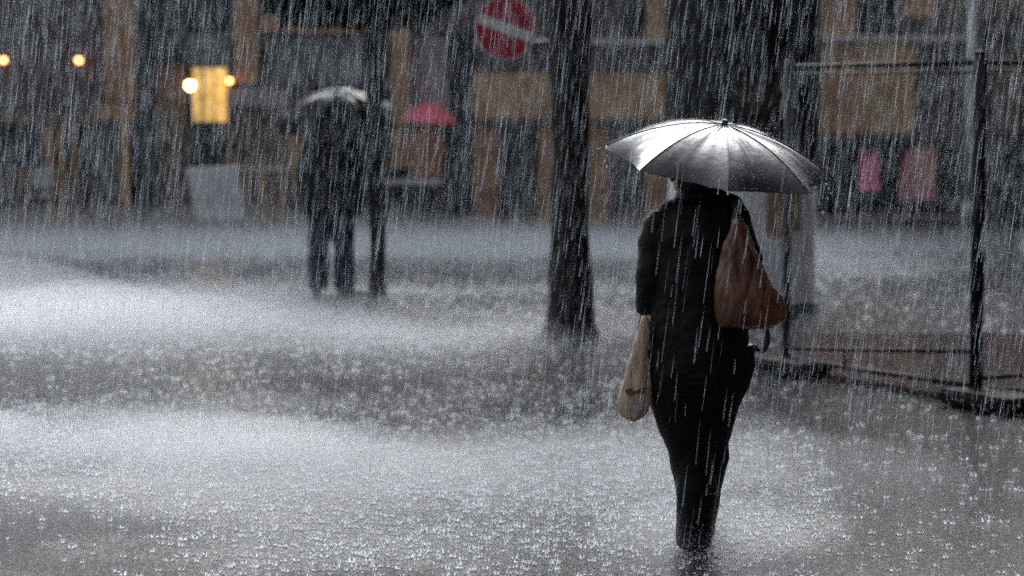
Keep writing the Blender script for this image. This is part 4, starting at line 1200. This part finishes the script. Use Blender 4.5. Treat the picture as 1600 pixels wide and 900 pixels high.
def scatter(n, y0, y1, p):
    """ground points whose density follows density(); thicker close to the viewer where drops show singly"""
    out = []
    while sum(len(o) for o in out) < n:
        m = n * 3
        y = (rng.uniform(y0 ** p, y1 ** p, m)) ** (1 / p)
        x = rng.uniform(-1, 1, m) * (0.25 * y + 0.5)
        k = rng.uniform(0, 3.2, m) < density(x, y)
        out.append(np.stack([x[k], y[k]], 1))
    return np.concatenate(out)[:n]
def level(x, y):
    z = np.zeros(x.shape)
    z[(y > KF) & (y < KB) & (x > IX)] = PH
    z[y > YF - 3.0] = PH
    return z
def splashes():
    n = 42000
    g = scatter(n, 6.0, 33.0, 0.55)
    gz = level(g[:, 0], g[:, 1])
    V, T = [], []
    base = 0
    ns = 6
    R0 = rng.gamma(3.0, 0.0035, n) + 0.003; Hh = rng.uniform(0.006, 0.022, n)
    c = np.stack([g[:, 0], g[:, 1], gz + 0.004], 1)
    Va = np.empty((n, ns * 3 + 4, 3))
    for k in range(ns):
        t = 2 * math.pi * k / ns + rng.uniform(-0.3, 0.3, n)
        dx = np.stack([np.cos(t), np.sin(t), np.zeros(n)], 1)
        sx = np.stack([-np.sin(t), np.cos(t), np.zeros(n)], 1)
        w = R0 * 0.32
        h = Hh * rng.uniform(0.4, 1.2, n)
        Va[:, k * 3] = c + dx * R0[:, None] + sx * w[:, None]
        Va[:, k * 3 + 1] = c + dx * R0[:, None] - sx * w[:, None]
        Va[:, k * 3 + 2] = c + dx * (R0 * 1.5)[:, None] + np.array([0, 0, 1.0]) * h[:, None]
    # a droplet thrown up
    o = rng.normal(0, 0.012, (n, 3)); o[:, 2] = rng.gamma(1.5, 0.018, n)
    q = c + o; s = rng.uniform(0.001, 0.0024, n)[:, None]
    Va[:, ns * 3] = q + s * np.array([1, 0, -0.6]); Va[:, ns * 3 + 1] = q + s * np.array([-0.5, 0.87, -0.6])
    Va[:, ns * 3 + 2] = q + s * np.array([-0.5, -0.87, -0.6]); Va[:, ns * 3 + 3] = q + s * np.array([0, 0, 1.4])
    tri = [(k * 3, k * 3 + 1, k * 3 + 2) for k in range(ns)]
    e = ns * 3
    tri += [(e, e + 1, e + 3), (e + 1, e + 2, e + 3), (e + 2, e, e + 3), (e, e + 2, e + 1)]
    T = (np.arange(n) * (ns * 3 + 4))[:, None, None] + np.array(tri)[None]
    ob = obj("rain_splashes", fast_tris("rain_splashes", Va.reshape(-1, 3), T.reshape(-1, 3)), m_splash, origin=(0, 0, 0))
    tag(ob, "tiny crown splashes where drops strike the flooded ground", "splashes", kind="stuff")
def spray():
    n = 500000
    g = scatter(n, 6.0, 33.5, 1.1)
    gz = level(g[:, 0], g[:, 1])
    dn = density(g[:, 0], g[:, 1])
    z = rng.gamma(1.1, 0.055, n) * (0.7 + 0.35 * np.minimum(dn, 2)) 
    c = np.stack([g[:, 0], g[:, 1], gz + 0.006 + z], 1)
    s = (rng.uniform(0.0016, 0.0042, n) * (0.55 + 0.032 * g[:, 1]))[:, None]
    V = np.empty((n, 4, 3))
    V[:, 0] = c + s * np.array([1, 0, -0.6]); V[:, 1] = c + s * np.array([-0.5, 0.87, -0.6])
    V[:, 2] = c + s * np.array([-0.5, -0.87, -0.6]); V[:, 3] = c + s * np.array([0, 0, 1.2])
    tri = np.array([(0, 1, 3), (1, 2, 3), (2, 0, 3)])
    T = (np.arange(n) * 4)[:, None, None] + tri[None]
    ob = obj("rain_spray", fast_tris("rain_spray", V.reshape(-1, 3), T.reshape(-1, 3)), m_splash, origin=(0, 0, 0))
    tag(ob, "low white spray of droplets bouncing off the flooded ground", "spray", kind="stuff")
m_splash = water_drop_mat("splash_water", (0.9, 0.93, 0.97), 0.5)
splashes()
spray()
# drops running off the umbrella tips
def drips():
    V, T = [], []
    for (px, py) in ((949, 231), (951, 245), (947, 252), (1296, 290), (1300, 297), (1303, 304), (1298, 312), (1236, 307), (1240, 318), (1285, 320), (1290, 335), (950, 262)):
        p = P(px, py, 0.1); r = random.uniform(0.003, 0.006)
        k = len(V); V += [p + Vector((r, 0, 0)), p + Vector((0, r, 0)), p - Vector((r, 0, 0)), p - Vector((0, r, 0)), p + Vector((0, 0, r * 1.6)), p - Vector((0, 0, r * 1.3))]
        for a in range(4):
            b = (a + 1) % 4
            T += [(k + a, k + b, k + 4), (k + b, k + a, k + 5)]
    tag(obj("water_drips", fast_tris("water_drips", [tuple(v) for v in V], T), m_splash, origin=(0, 0, 0)), "loose drops falling from the near umbrella's tips", "drops", kind="stuff")
drips()

# ================================================================== mist of fine droplets hanging low where the rain strikes hardest
def mist_mat(dens):
    m = bpy.data.materials.new("spray_mist"); m.use_nodes = True
    nt = m.node_tree; nt.nodes.clear()
    o = nt.nodes.new("ShaderNodeOutputMaterial"); v = nt.nodes.new("ShaderNodeVolumePrincipled")
    v.inputs["Color"].default_value = (0.93, 0.95, 1.0, 1)
    v.inputs["Density"].default_value = dens
    v.inputs["Anisotropy"].default_value = 0.35
    nt.links.new(v.outputs[0], o.inputs["Volume"])
    return m
def mist(px, py, rx, ry, rz, dens, n=1):
    """a flat cloud standing on the ground at a photo point, made of n uneven puffs; radii in metres"""
    g = ground(px, py)
    m = mist_mat(dens)
    rr = random.Random(int(px * 7 + py))
    for i in range(n):
        k = 1.0 if n == 1 else rr.uniform(0.35, 0.7)
        c = g if n == 1 else g + Vector((rr.uniform(-0.75, 0.75) * rx, rr.uniform(-0.75, 0.75) * ry, 0))
        bm = bmesh.new(); ellipsoid_into(bm, (c.x, c.y, 0.0), (rx * k, ry * k * rr.uniform(0.6, 1.1), rz * rr.uniform(0.6, 1.2)), u=28, v=14)
        me = bm_mesh(bm, "spray_mist")
        tag(obj("spray_mist", me, m, origin=(c.x, c.y, 0)), "thin white spray hanging low over the flooded ground", "mist", "low clouds of spray", kind="stuff")
for a_ in ((20, 497, 2.8, 2.2, 0.40, 0.22, 5), (10, 500, 2.0, 1.4, 0.30, 0.16, 1), (300, 474, 2.2, 1.4, 0.30, 0.16, 3), (110, 690, 1.9, 1.5, 0.22, 0.30, 6), (450, 760, 1.8, 1.4, 0.22, 0.18, 5),
           (950, 730, 1.5, 1.3, 0.24, 0.18, 5), (1090, 850, 0.5, 0.45, 0.24, 0.4, 1), (640, 540, 1.8, 1.3, 0.25, 0.12, 4), (892, 520, 0.8, 0.7, 0.25, 0.2, 1),
           (250, 388, 6.0, 2.4, 0.5, 0.09, 1), (950, 390, 6.0, 2.4, 0.45, 0.08, 1), (1340, 425, 1.8, 1.5, 0.35, 0.07, 2)):
    mist(*a_)

# ================================================================== rain-filled air
def haze():
    m = bpy.data.materials.new("rain_haze"); m.use_nodes = True
    nt = m.node_tree; nt.nodes.clear()
    o = nt.nodes.new("ShaderNodeOutputMaterial"); v = nt.nodes.new("ShaderNodeVolumePrincipled")
    v.inputs["Color"].default_value = (0.86, 0.9, 0.96, 1)
    v.inputs["Density"].default_value = HAZE
    v.inputs["Anisotropy"].default_value = 0.2
    nt.links.new(v.outputs[0], o.inputs["Volume"])
    tag(obj("haze", boxes("haze", [((-40, -12, -1.0), (40, YF + 16, 12))]), m, origin=(0, 0, -1)), "pale wet air thick with falling rain", "haze", kind="stuff")
HAZE = 0.0
if HAZE: haze()
